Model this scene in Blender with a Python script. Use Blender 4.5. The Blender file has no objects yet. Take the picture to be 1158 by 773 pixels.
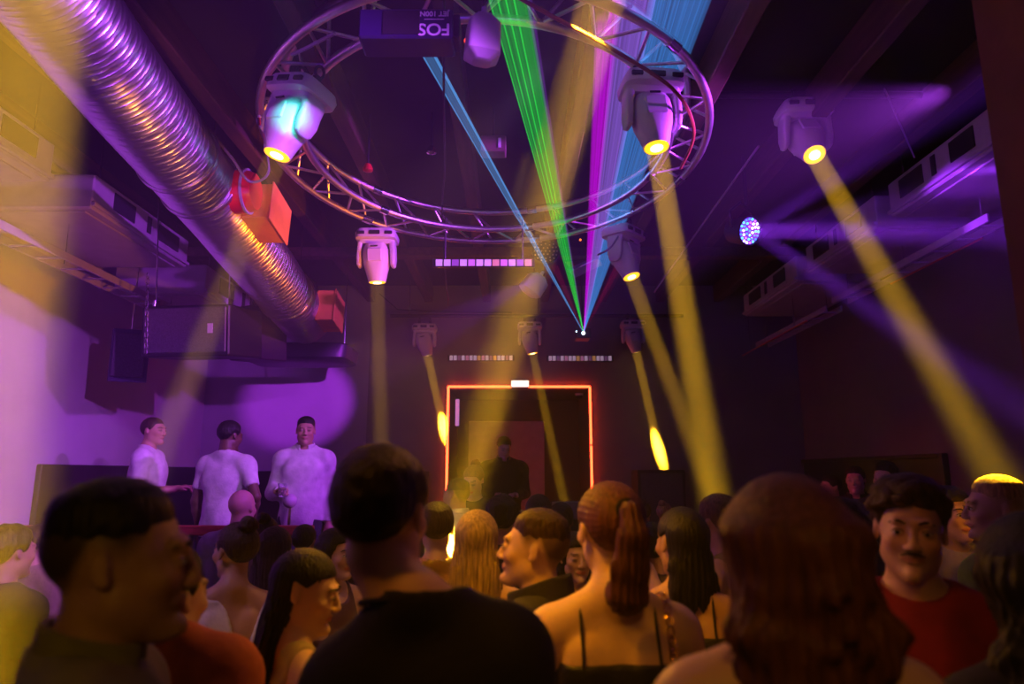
import bpy, math, random
import numpy as np
from mathutils import Vector, Matrix, Euler
S = bpy.context.scene
COL = S.collection
PI = math.pi
random.seed(7)
rng = np.random.RandomState(3)

# ------------------------------------------------------------------ camera
F = 772.0
PITCH = math.atan(148.5 / 772)
EYE = Vector((0, 0, 1.85))
cd = bpy.data.cameras.new('camera')
cam = bpy.data.objects.new('camera', cd)
COL.objects.link(cam)
cd.sensor_width = 36
cd.lens = 24
cd.clip_start = 0.05
cam.location = EYE
cam.rotation_euler = (PI / 2 + PITCH, 0, 0)
cd.dof.use_dof = True
cd.dof.focus_distance = 4.6
cd.dof.aperture_fstop = 1.9
S.camera = cam
RC = Matrix.Rotation(PI / 2 + PITCH, 3, 'X')


def U(px, py, d):
    return EYE + RC @ (Vector(((px - 579) / F, (386.5 - py) / F, -1)) * d)


def atx(px, py, x):
    return U(px, py, x * F / (px - 579))


# ------------------------------------------------------------------ materials
MATS = {}


def mat(name, col=(.5, .5, .5), rough=.6, metal=0., noise=0., nscale=8., bump=0., bscale=40., emit=None, es=0., stretch=(1, 1, 1), sheen=0., attr=False, trans=0.):
    if name in MATS:
        return MATS[name]
    m = bpy.data.materials.new(name)
    m.use_nodes = True
    nt = m.node_tree
    b = nt.nodes['Principled BSDF']
    b.inputs['Base Color'].default_value = (*col, 1)
    b.inputs['Roughness'].default_value = rough
    b.inputs['Metallic'].default_value = metal
    if name.startswith('hair_'):
        b.inputs['Specular IOR Level'].default_value = .3
    if sheen:
        b.inputs['Sheen Weight'].default_value = sheen
    if trans:
        b.inputs['Transmission Weight'].default_value = trans
    tc = nt.nodes.new('ShaderNodeTexCoord')
    mp = nt.nodes.new('ShaderNodeMapping')
    mp.inputs['Scale'].default_value = stretch
    nt.links.new(tc.outputs['Object'], mp.inputs[0])
    src = None
    if attr:
        a = nt.nodes.new('ShaderNodeAttribute')
        a.attribute_name = 'tint'
        src = a.outputs['Color']
        nt.links.new(src, b.inputs['Base Color'])
    if noise:
        n = nt.nodes.new('ShaderNodeTexNoise')
        n.inputs['Scale'].default_value = nscale
        n.inputs['Detail'].default_value = 5
        nt.links.new(mp.outputs[0], n.inputs['Vector'])
        r = nt.nodes.new('ShaderNodeMapRange')
        r.inputs[1].default_value = .3
        r.inputs[2].default_value = .7
        r.inputs[3].default_value = 1 - noise
        r.inputs[4].default_value = 1 + noise
        nt.links.new(n.outputs[0], r.inputs[0])
        v = nt.nodes.new('ShaderNodeVectorMath')
        v.operation = 'SCALE'
        if src is not None:
            nt.links.new(src, v.inputs[0])
        else:
            v.inputs[0].default_value = col
        nt.links.new(r.outputs[0], v.inputs['Scale'])
        nt.links.new(v.outputs[0], b.inputs['Base Color'])
    if bump:
        n = nt.nodes.new('ShaderNodeTexNoise')
        n.inputs['Scale'].default_value = bscale
        n.inputs['Detail'].default_value = 4
        nt.links.new(mp.outputs[0], n.inputs['Vector'])
        bp = nt.nodes.new('ShaderNodeBump')
        bp.inputs['Strength'].default_value = bump
        bp.inputs['Distance'].default_value = .01
        nt.links.new(n.outputs[0], bp.inputs['Height'])
        nt.links.new(bp.outputs[0], b.inputs['Normal'])
    if emit:
        b.inputs['Emission Color'].default_value = (*emit, 1)
        b.inputs['Emission Strength'].default_value = es
    MATS[name] = m
    return m


def no_sampling(m):
    m.cycles.emission_sampling = 'NONE'
    return m


WHITE = mat('white_plastic', (.72, .70, .72), .35, bump=.05)
DARKPL = mat('black_plastic', (.02, .02, .022), .45)
BLACKM = mat('black_metal', (.025, .025, .028), .4, metal=.3, bump=.1, bscale=90)
ALU = mat('aluminium', (.80, .78, .75), .38, metal=1., noise=.15, nscale=5)
DUCTM = mat('galvanised_duct', (.78, .76, .78), .33, metal=1., noise=.12, nscale=3)
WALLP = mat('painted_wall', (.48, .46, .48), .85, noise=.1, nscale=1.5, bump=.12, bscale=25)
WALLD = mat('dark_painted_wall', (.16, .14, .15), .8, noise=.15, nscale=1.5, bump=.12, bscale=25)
WAINS = mat('black_panelling', (.012, .011, .014), .5, noise=.2)
FLOORM = mat('dark_floor', (.05, .045, .045), .35, noise=.3, nscale=3)
CEILM = mat('dark_ceiling', (.014, .011, .014), .9, noise=.3, nscale=2, bump=.3, bscale=8)
TIMBER = mat('brown_timber', (.075, .040, .022), .7, noise=.35, nscale=4, stretch=(6, .6, 6), bump=.2)
UNITM = mat('painted_sheet_metal', (.42, .40, .42), .45, noise=.08)
UNITD = mat('dark_slot', (.015, .015, .02), .6)
ORANGE = mat('orange_outlet', (.75, .33, .05), .7, noise=.12, nscale=6)  # one orange base colour for the duct outlets
REDP = mat('red_paint', (.75, .03, .03), .35)
GRILLE = mat('speaker_grille', (.10, .09, .11), .5, noise=.5, nscale=160, metal=.3)
CHROME = mat('chrome', (.8, .8, .8), .12, metal=1.)
RUST = mat('brown_column', (.20, .085, .03), .8, noise=.25, nscale=3, bump=.2)
CLOTHBK = mat('black_cloth', (.012, .012, .014), .85, noise=.2, bump=.15)
YLENS = no_sampling(mat('yellow_lens', (.9, .6, .05), .2, emit=(1, .44, .01), es=2.4))
YCORE = no_sampling(mat('lens_core', (1, .9, .5), .2, emit=(1, .80, .35), es=5))

# ------------------------------------------------------------------ mesh helpers


class MB:
    def __init__(s):
        s.v = []
        s.f = []

    def add(s, vs, fs):
        n = len(s.v)
        s.v += [tuple(v) for v in vs]
        s.f += [tuple(i + n for i in f) for f in fs]
        return s

    def box(s, lo, hi, M=None):
        vs = [Vector((x, y, z)) for x in (lo[0], hi[0]) for y in (lo[1], hi[1]) for z in (lo[2], hi[2])]
        if M is not None:
            vs = [M @ v for v in vs]
        return s.add(vs, [(0, 1, 3, 2), (4, 6, 7, 5), (0, 4, 5, 1), (2, 3, 7, 6), (0, 2, 6, 4), (1, 5, 7, 3)])

    def bbox(s, lo, hi, b=.01, M=None):
        """box with chamfered edges (superellipse loft)"""
        cx, cy = (lo[0] + hi[0]) / 2, (lo[1] + hi[1]) / 2
        rx, ry = (hi[0] - lo[0]) / 2, (hi[1] - lo[1]) / 2

        def ring(z, i):
            x, y = rx - i, ry - i
            k = b * .7
            return [(cx + a, cy + c, z) for a, c in ((-x, -y + k), (-x + k, -y), (x - k, -y), (x, -y + k), (x, y - k), (x - k, y), (-x + k, y), (-x, y - k))]
        rs = [ring(lo[2], b), ring(lo[2] + b, 0), ring(hi[2] - b, 0), ring(hi[2], b)]
        vs = [Vector(p) for r in rs for p in r]
        if M is not None:
            vs = [M @ v for v in vs]
        fs = [tuple(range(7, -1, -1)), tuple(range(24, 32))]
        for k in range(3):
            for i in range(8):
                j = (i + 1) % 8
                fs.append((k * 8 + i, k * 8 + j, k * 8 + 8 + j, k * 8 + 8 + i))
        return s.add(vs, fs)

    def tube(s, pts, r, n=10, closed=False, cap=True):
        pts = [Vector(p) for p in pts]
        m = len(pts)
        rs = r if isinstance(r, (list, tuple)) else [r] * m
        T = []
        for i in range(m):
            if closed:
                t = pts[(i + 1) % m] - pts[i - 1]
            else:
                t = pts[min(i + 1, m - 1)] - pts[max(i - 1, 0)]
            T.append(t.normalized())
        up = Vector((0, 0, 1)) if abs(T[0].z) < .9 else Vector((1, 0, 0))
        a = T[0].cross(up).normalized()
        vs = []
        for i in range(m):
            a = (a - T[i] * a.dot(T[i])).normalized()
            b = T[i].cross(a)
            for k in range(n):
                th = 2 * PI * k / n
                vs.append(pts[i] + (a * math.cos(th) + b * math.sin(th)) * rs[i])
        fs = []
        for i in range(m if closed else m - 1):
            j = (i + 1) % m
            for k in range(n):
                l = (k + 1) % n
                fs.append((i * n + k, i * n + l, j * n + l, j * n + k))
        if not closed and cap:
            fs.append(tuple(range(n - 1, -1, -1)))
            fs.append(tuple(range((m - 1) * n, m * n)))
        return s.add(vs, fs)

    def loft(s, secs, n=32, M=None, cap=True):
        """secs: (z, rx, ry, cx, cy, power)"""
        vs = []
        for z, rx, ry, cx, cy, p in secs:
            for k in range(n):
                th = 2 * PI * k / n
                c, q = math.cos(th), math.sin(th)
                e = 2.0 / p
                vs.append(Vector((cx + rx * math.copysign(abs(c) ** e, c), cy + ry * math.copysign(abs(q) ** e, q), z)))
        if M is not None:
            vs = [M @ v for v in vs]
        m = len(secs)
        fs = []
        for i in range(m - 1):
            for k in range(n):
                l = (k + 1) % n
                fs.append((i * n + k, i * n + l, (i + 1) * n + l, (i + 1) * n + k))
        if cap:
            fs.append(tuple(range(n - 1, -1, -1)))
            fs.append(tuple(range((m - 1) * n, m * n)))
        return s.add(vs, fs)

    def sphere(s, c, r, n=16, m=10):
        r = r if isinstance(r, (tuple, list)) else (r, r, r)
        secs = []
        for i in range(m + 1):
            a = -PI / 2 + PI * (i + .02) / (m + .04)
            secs.append((c[2] + r[2] * math.sin(a), r[0] * math.cos(a), r[1] * math.cos(a), c[0], c[1], 2))
        return s.loft(secs, n)

    def prism(s, poly, z0, z1, M=None):
        n = len(poly)
        vs = [Vector((x, y, z0)) for x, y in poly] + [Vector((x, y, z1)) for x, y in poly]
        if M is not None:
            vs = [M @ v for v in vs]
        fs = [tuple(range(n - 1, -1, -1)), tuple(range(n, 2 * n))] + [(i, (i + 1) % n, n + (i + 1) % n, n + i) for i in range(n)]
        return s.add(vs, fs)

    def build(s, name, m, parent=None, smooth=False):
        me = bpy.data.meshes.new(name)
        me.from_pydata(s.v, [], s.f)
        me.validate()
        me.materials.append(m)
        if smooth:
            me.polygons.foreach_set('use_smooth', [True] * len(me.polygons))
            try:
                me.set_sharp_from_angle(angle=math.radians(40))
            except Exception:
                pass
        me.update()
        o = bpy.data.objects.new(name, me)
        COL.objects.link(o)
        if parent is not None:
            o.parent = parent
        return o


def tag(o, label=None, cat=None, group=None, kind=None):
    if label:
        o['label'] = label
    if cat:
        o['category'] = cat
    if group:
        o['group'] = group
    if kind:
        o['kind'] = kind
    return o


def thing(name, label, cat, loc=(0, 0, 0), rot=None, group=None):
    o = bpy.data.objects.new(name, None)
    o.empty_display_size = .1
    COL.objects.link(o)
    o.location = loc
    if rot is not None:
        o.rotation_euler = rot
    return tag(o, label, cat, group)


def copy_tree(o, parent=None):
    c = o.copy()
    COL.objects.link(c)
    c.parent = parent
    for ch in [x for x in COL.objects if x.parent == o]:
        copy_tree(ch, c)
    return c


def struct(name, mb, m, label=None):
    o = mb.build(name, m)
    o['kind'] = 'structure'
    if label:
        o['label'] = label
    return o


def area(name, a, b, r, spread, P, col, shape='DISK', sy=None):
    L = bpy.data.lights.new(name, 'AREA')
    L.shape = shape
    L.size = 2 * r
    if sy:
        L.size_y = sy
    L.spread = math.radians(spread)
    L.energy = P
    L.color = col
    o = bpy.data.objects.new(name, L)
    COL.objects.link(o)
    o.location = a
    o.rotation_euler = (Vector(b) - Vector(a)).to_track_quat('-Z', 'Y').to_euler()
    return o


def spot(name, a, b, ang, blend, P, col, r=.03):
    L = bpy.data.lights.new(name, 'SPOT')
    L.energy = P
    L.spot_size = math.radians(ang)
    L.spot_blend = blend
    L.color = col
    L.shadow_soft_size = r
    o = bpy.data.objects.new(name, L)
    COL.objects.link(o)
    o.location = a
    o.rotation_euler = (Vector(b) - Vector(a)).to_track_quat('-Z', 'Y').to_euler()
    return o


YEL = (1, .50, .012)
VIO = (.28, .02, 1)

# ------------------------------------------------------------------ the room
X0, X1, Y0, Y1, ZC = -4.15, 3.9, -2.6, 9.2, 4.42
struct('floor', MB().box((X0 - .2, Y0 - .2, -.1), (X1 + .2, Y1 + 2.0, 0)), FLOORM)
struct('ceiling', MB().box((X0 - .2, Y0 - .2, ZC), (X1 + .2, Y1 + 2.0, ZC + .1)), CEILM)
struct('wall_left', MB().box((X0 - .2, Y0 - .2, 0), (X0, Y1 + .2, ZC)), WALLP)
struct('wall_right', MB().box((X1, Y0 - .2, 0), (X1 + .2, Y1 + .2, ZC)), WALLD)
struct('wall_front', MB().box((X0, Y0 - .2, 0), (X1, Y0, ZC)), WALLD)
# portal opening in the back wall
pl, pr = U(508, 440, 9.2 / math.cos(PITCH) * 1.0), U(667, 440, 9.2)
DPT = 9.2


def back(px, py, y=Y1):
    p = U(px, py, 1) - EYE
    return EYE + p * ((y) / p.y)


A, B_ = back(508, 439), back(666, 440)
PX0, PX1, PZ = A.x, B_.x, A.z
wb = MB()
struct('wall_back_left', MB().box((X0, Y1, 0), (-1.95, Y1 + .2, ZC)), WALLP)  # light pool partly put into the colour: paler paint on this stretch
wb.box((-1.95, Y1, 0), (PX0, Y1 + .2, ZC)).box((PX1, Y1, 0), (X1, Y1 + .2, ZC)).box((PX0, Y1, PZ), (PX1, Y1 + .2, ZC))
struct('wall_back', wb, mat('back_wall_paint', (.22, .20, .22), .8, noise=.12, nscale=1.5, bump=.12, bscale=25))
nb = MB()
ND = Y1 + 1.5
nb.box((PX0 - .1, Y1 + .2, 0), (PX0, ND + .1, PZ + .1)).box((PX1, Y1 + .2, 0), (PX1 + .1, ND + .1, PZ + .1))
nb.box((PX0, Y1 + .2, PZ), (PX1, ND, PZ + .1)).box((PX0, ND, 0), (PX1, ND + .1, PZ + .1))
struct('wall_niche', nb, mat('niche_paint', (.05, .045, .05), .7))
struct('trim_left', MB().bbox((X0 + .001, 6.05, 0), (X0 + .05, Y1 - .05, 1.93), .008), WAINS)
struct('trim_back', MB().bbox((X0 + .05, Y1 - .05, 0), (PX0 - .25, Y1 - .001, 1.88), .008), WAINS)
# stage and podium
STG = .48
sg = struct('floor_stage', MB().bbox((-1.25, 7.2, 0), (3.85, Y1 - .002, STG), .01), mat('stage_black', (.03, .028, .03), .5, noise=.2))
pod = struct('floor_podium', MB().bbox((X0 + .06, 4.9, 0), (-1.3, Y1 - .06, .56), .01), mat('podium_black', (.03, .028, .03), .5, noise=.2))
# light panel inside the niche
q0, q1 = back(523, 476, ND - .03), back(580, 600, ND - .03)
o = MB().bbox((PX0 + .18, ND - .05, STG), (PX0 + 1.35, ND - .005, q0.z), .006).build('backdrop_panel', mat('grey_panel', (.42, .40, .46), .7, noise=.1))
tag(o, 'pale grey backdrop panel standing inside the neon framed alcove behind the disc jockey', 'backdrop panel')

# neon portal frame
NEON = mat('red_neon', (1, .1, .05), .4, emit=(1, .045, .012), es=16)
nf = thing('neon_frame', 'thin glowing red neon tube framing the alcove in the back wall', 'neon light', ((PX0 + PX1) / 2, Y1 - .03, 0))


def nt_(a, b):
    a, b = Vector(a) - nf.location, Vector(b) - nf.location
    return MB().tube([a, b], .015, 8)


yN = Y1 - .03
nt_((PX0 - .01, yN, PZ + .02), (PX1 + .01, yN, PZ + .02)).build('top_tube', NEON, nf)
zm = back(667, 503).z
nt_((PX0 - .01, yN, STG + .02), (PX0 - .01, yN, PZ + .02)).build('side_tube', NEON, nf)
nt_((PX1 + .01, yN, zm + .01), (PX1 + .01, yN, PZ + .02)).build('side_tube', NEON, nf)
nt_((PX1 + .01, yN, STG + .02), (PX1 + .01, yN, zm - .01)).build('side_tube', NEON, nf)
ch = MB()
for x in (PX0 - .035, PX1 + .012):
    ch.box((x - nf.location.x, .013, STG), (x + .022 - nf.location.x, .029, PZ + .02))
ch.box((PX0 - .03 - nf.location.x, .013, PZ + .012), (PX1 + .03 - nf.location.x, .029, PZ + .035))
ch.build('mounting_channel', BLACKM, nf)

# exit sign, blown out white
e = back(588, 434.5)
ex = thing('exit_sign', 'small glowing white sign box mounted above the neon frame', 'sign', (e.x, Y1, e.z))
MB().bbox((-.125, -.075, -.05), (.125, -.001, .05), .008).build('housing', WHITE, ex)
MB().box((-.115, -.08, -.042), (.115, -.074, .042)).build('lit_face', mat('sign_light', (1, .95, .9), .5, emit=(1, .78, .62), es=2.6), ex)

# dome camera + wall strip
e = back(655, 448, Y1 + .6)
dc = thing('dome_camera', 'small white dome camera under the alcove ceiling', 'security camera', (e.x, Y1 + .6, PZ))
MB().loft([(-.03, .055, .055, 0, 0, 2), (0, .06, .06, 0, 0, 2)], 20).build('mount', WHITE, dc, True)
MB().sphere((0, 0, -.035), (.042, .042, .04)).build('dome', DARKPL, dc, True)
e0, e1 = back(516, 449), back(517, 480)
o = MB().bbox((PX0 + .07, Y1 + .22, e1.z), (PX0 + .12, Y1 + .26, e0.z), .006).build('strip_lamp', mat('strip_glow', (.8, .7, 1), .4, emit=(.55, .35, 1), es=.55))
tag(o, 'short upright violet strip lamp on the left jamb of the alcove', 'lamp')

# --------------------------------------------------------------- ceiling joists, pipes
bx = -3.6
k = 0
for bx in (-3.55, -2.75, -1.95, -1.15, -.35, .45, 1.25, 2.05, 2.85, 3.6):
    o = MB().bbox((bx - .055, Y0 + .01, ZC - .24), (bx + .055, Y1 - .01, ZC - .001), .008).build('trim_joist', TIMBER)
    o['kind'] = 'structure'
for yy in (2.6, 6.9):
    o = MB().bbox((X0 + .01, yy - .07, ZC - .34), (X1 - .01, yy + .07, ZC - .241), .008).build('trim_crossbeam', TIMBER)
    o['kind'] = 'structure'

# brown column near right
c0, c1 = U(1110, 0, 2.3), U(1158, 195, 2.3)
colx = 1.62
o = MB().bbox((1.60, 1.72, 0), (2.05, 2.12, ZC - .245), .015).build('trim_column', RUST)
M_ = Matrix.Translation((0, 0, 0))
o['kind'] = 'structure'

# --------------------------------------------------------------- fan-coil units


def fan_coil(x_in, x_out, ya, yb, label, group, zb=3.77, hh=.27, panel=True):
    s = 1 if x_out > x_in else -1
    t = thing('air_conditioning_unit', label, 'air conditioner', (x_in, (ya + yb) / 2, zb), group=group)
    L = abs(yb - ya) / 2
    w = abs(x_out - x_in)
    b = MB().bbox((min(0, s * w), -L, 0), (max(0, s * w), L, hh), .012)
    b.build('casing', UNITM, t)
    for c, hw in ((-L * .45, L * .2), (L * .05, L * .04), (L * .5, L * .24)):
        lo = (-.006 if s > 0 else -.01, c - hw, .09)
        MB().box((-.008, c - hw, .09), (.008, c + hw, hh - .04)).build('vent_opening', UNITD, t)
    MB().bbox((-.025 if s > 0 else -.0, -L, .02), (.0 if s > 0 else .025, L, .05), .004).build('edge_rail', UNITM, t)
    MB().bbox((min(s * .08, s * (w - .05)), -L + .06, -.012), (max(s * .08, s * (w - .05)), L - .06, 0.001), .004).build('access_panel', UNITM, t)
    for yy in (-L * .8, L * .8):
        for xx in (.06 * s, (w - .06) * s):
            MB().tube([(xx, yy, hh - .01), (xx, yy, ZC - zb)], .006, 6).build('hanger_rod', CHROME, t)
    return t


fan_coil(2.9, 3.75, 3.75, 4.95, 'nearest grey air conditioning box on the right, beside the brown column', 'ceiling units on the right')
fan_coil(2.9, 3.75, 5.15, 6.45, 'middle grey air conditioning box hung along the right wall, crossed by the yellow beam', 'ceiling units on the right')
fan_coil(2.9, 3.75, 6.7, 8.3, 'farthest air conditioning box along the right wall, near the back corner', 'ceiling units on the right')
fan_coil(-3.1, -3.95, 3.0, 4.3, 'nearest air conditioning box on the left, veiled by the wide yellow beam', 'ceiling units on the left')
fan_coil(-3.1, -3.95, 4.75, 6.25, 'air conditioning box on the left hanging above the speakers', 'ceiling units on the left')
fan_coil(-3.05, -3.95, 6.55, 8.4, 'farthest air conditioning box on the left, behind the spiral duct end', 'ceiling units on the left', zb=3.6, hh=.3)


def rail(name, pts, r, m, label, cat, n=8):
    o = MB().tube(pts, r, n).build(name, m, smooth=True)
    return tag(o, label, cat)


def ctray(x, ya, yb, z, w, label):
    t = thing('cable_tray', label, 'cable tray', (x, (ya + yb) / 2, z))
    L = (yb - ya) / 2
    for sx in (-w / 2, w / 2):
        MB().bbox((sx - .008, -L, -.03), (sx + .008, L, .03), .003).build('side_rail', UNITM, t)
    y = -L + .1
    while y < L:
        MB().box((-w / 2, y - .012, -.028), (w / 2, y + .012, -.018)).build('rung', UNITM, t)
        y += .28
    for y in (-L * .85, 0, L * .85):
        MB().tube([(0, y, -.018), (0, y, 3.757 - z)], .005, 6).build('hanger_rod', CHROME, t)
    return t


ctray(3.32, 4.4, 6.7, 3.56, .16, 'long cable tray below the right air conditioning boxes, nearer the camera')
ctray(3.32, 6.85, 8.9, 3.52, .16, 'shorter cable tray near the far right corner')
ctray(-3.45, 3.1, 7.0, 3.45, .2, 'cable tray running along the left wall above the speakers')
for nm, pts, lb in (('copper_pipe', [(3.68, 5.1, 3.66), (3.68, 6.4, 3.66)], 'thin reddish pipe below the right air conditioning boxes'),
                    ('copper_pipe', [(3.05, 6.9, 3.40), (3.05, 8.9, 3.38)], 'thin reddish pipe beneath the farthest right air conditioning box')):
    t = thing(nm, lb, 'pipe', pts[0])
    a = Vector(pts[0])
    MB().tube([Vector(p) - a for p in pts], .012, 8).build('tube', mat('copper', (.9, .3, .2), .3, metal=.8), t, True)
    for u in (.15, .85):
        q = (Vector(pts[1]) - a) * u
        MB().tube([q, (q.x, q.y, ZC - a.z - .001)], .004, 6).build('hanger_rod', CHROME, t)

# conduit pipe over the stage which carries the small moving heads
pz = U(600, 357, 8.98)
PIPEY, PIPEZ = pz.y, pz.z
t = thing('lighting_bar', 'long black horizontal pipe over the stage carrying three small white moving heads', 'lighting bar', (.35, PIPEY, PIPEZ))
MB().tube([(-1.95, 0, 0), (1.9, 0, 0)], .024, 12).build('pipe', BLACKM, t, True)
for x in (-1.7, 0, 1.7):
    MB().tube([(x, 0, .02), (x, 0, ZC - PIPEZ - .001)], .006, 6).build('hanger_rod', CHROME, t)
rail('cable', [Vector((-1.75, PIPEY - .02, PIPEZ + .3)), Vector((-1.5, PIPEY - .03, PIPEZ + .08)), Vector((-1.1, PIPEY - .03, PIPEZ + .05)), Vector((-.6, PIPEY - .03, PIPEZ + .035)), Vector((0, PIPEY - .03, PIPEZ + .04))], .008, DARKPL, 'black power cable draped along the pipe over the stage', 'cable')

# --------------------------------------------------------------- spiral duct
P0, P1 = U(141, 100, 3.6), U(349, 366, 6.9)
ax = (P1 - P0).normalized()
PS = P0 - ax * 1.9
PE = P1
Ld = (PE - PS).length
DR = .24
dq = ax.to_track_quat('Z', 'X').to_matrix().to_4x4()
duct = thing('spiral_duct', 'large silver spiral ventilation duct slanting across the upper left', 'ventilation duct', PS)
duct.rotation_euler = dq.to_euler()
n = 72
rows = int(Ld / .005)
vs = []
for i in range(rows + 1):
    z = Ld * i / rows
    for kk in range(n):
        th = 2 * PI * kk / n
        ph = (z / .028 + kk / n) % 1.0
        rr = DR + .0065 * math.exp(-((ph - .5) / .13) ** 2) + .002 * math.sin(ph * 2 * PI)
        rr += .003 * math.sin(z * 3.1 + th * 2) + .0016 * math.sin(z * 7 + th * 5)
        if z > Ld - .12:
            rr *= math.sqrt(max(0.25, 1 - ((z - Ld + .12) / .17) ** 2))
        vs.append((rr * math.cos(th), rr * math.sin(th), z))
fs = [(i * n + k, i * n + (k + 1) % n, (i + 1) * n + (k + 1) % n, (i + 1) * n + k) for i in range(rows) for k in range(n)]
fs += [tuple(range(n - 1, -1, -1)), tuple(range(rows * n, rows * n + n))]
MB().add(vs, fs).build('duct_body', DUCTM, duct, True)


def dloc(p):
    """world point to duct coordinates"""
    return dq.inverted() @ (Vector(p) - PS)


for zz in (dloc(U(195, 165, 4.2)).z, dloc(U(215, 190, 4.5)).z, dloc(U(325, 330, 6.2)).z):
    MB().loft([(zz - .02, DR + .012, DR + .012, 0, 0, 2), (zz - .012, DR + .018, DR + .018, 0, 0, 2), (zz + .012, DR + .018, DR + .018, 0, 0, 2), (zz + .02, DR + .012, DR + .012, 0, 0, 2)], 48).build('collar', DUCTM, duct, True)
# outlets on the camera-right side of the duct
side = (Vector((1, 0, 0)) - ax * ax.x).normalized()


def outlet(zc, half, h, depth, m1):
    """square spout leaving the duct sideways"""
    a = dq.inverted().to_3x3() @ side
    ang = math.atan2(a.y, a.x)
    M = Matrix.Translation((0, 0, zc)) @ Matrix.Rotation(ang, 4, 'Z')
    b = MB().bbox((DR - .03, -h, -half), (DR + depth, h, half), .006, M)
    o = b.build('air_outlet', m1, duct)
    MB().bbox((DR + depth, -h - .012, -half - .012), (DR + depth + .012, h + .012, half + .012), .004, M).build('outlet_rim', m1, o)
    return o


z1 = dloc(U(262, 215, 4.9)).z
z2 = dloc(U(352, 345, 6.6)).z
outlet(z1, .19, .13, .16, ORANGE)
outlet(z2, .17, .15, .14, ORANGE)
a = dq.inverted().to_3x3() @ side
ang = math.atan2(a.y, a.x)
M = Matrix.Translation((0, 0, z1 - .30)) @ Matrix.Rotation(ang, 4, 'Z') @ Matrix.Rotation(PI / 2, 4, 'Y')
o = MB().loft([(DR - .04, .15, .15, 0, 0, 2), (DR + .05, .14, .14, 0, 0, 2), (DR + .10, .12, .12, 0, 0, 2), (DR + .105, .02, .02, 0, 0, 2)], 32, M).build('branch_cap', REDP, duct, True)
MB().loft([(DR + .04, .152, .152, 0, 0, 2), (DR + .055, .152, .152, 0, 0, 2)], 32, M).build('band', UNITM, o, True)
for zz in (Ld * .28, Ld * .55, Ld * .93):
    w = PS + ax * zz
    inv = dq.inverted()
    top = inv @ (Vector((w.x, w.y, ZC - .001)) - PS)
    bot = inv @ (Vector((w.x, w.y, w.z + DR * .9)) - PS)
    MB().tube([bot, top], .006, 6).build('hanger_rod', CHROME, duct)

# --------------------------------------------------------------- ring truss
RH = 2.16
RCc = Vector((-.17, 4.32, EYE.z + RH))
RO, RI = 1.46, 1.22
ring = thing('ring_truss', 'large circular aluminium lattice truss hung under the ceiling', 'truss', RCc)


def rp(R, th, z=0):
    return Vector((R * math.cos(th), R * math.sin(th), z))


NS = 96
RM = 1.34
ring.rotation_euler = (math.radians(-5.5), 0, 0)
for R, z, nm in ((RO, 0, 'outer_chord'), (RI, 0, 'inner_chord'), (RM, .22, 'upper_chord')):
    MB().tube([rp(R, 2 * PI * i / NS, z) for i in range(NS)], .026, 12, closed=True).build(nm, ALU, ring, True)
NBR = 24
for i in range(NBR):
    a0, a1, a2 = 2 * PI * i / NBR, 2 * PI * (i + .5) / NBR, 2 * PI * (i + 1) / NBR
    for (p, q) in ((rp(RO, a0), rp(RM, a1, .22)), (rp(RM, a1, .22), rp(RI, a0)), (rp(RI, a0), rp(RO, a1)), (rp(RO, a1), rp(RI, a2))):
        MB().tube([p, q], .0105, 8).build('brace', ALU, ring, True)
for i in range(6):
    a0 = 2 * PI * (i + .25) / 6
    for R, z in ((RO, 0), (RI, 0), (RM, .22)):
        p, q = rp(R, a0 - .03, z), rp(R, a0 + .03, z)
        MB().tube([p, q], .034, 12).build('coupler', CHROME, ring, True)
for i in range(4):
    a0 = 2 * PI * (i + .5) / 4
    pa = rp(RM, a0, .22)
    zt = ZC - .001 - RCc.z + math.sin(math.radians(5.5)) * pa.y
    MB().tube([pa, (pa.x, pa.y, zt)], .007, 6).build('suspension_cable', BLACKM, ring)

# --------------------------------------------------------------- moving heads


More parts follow.
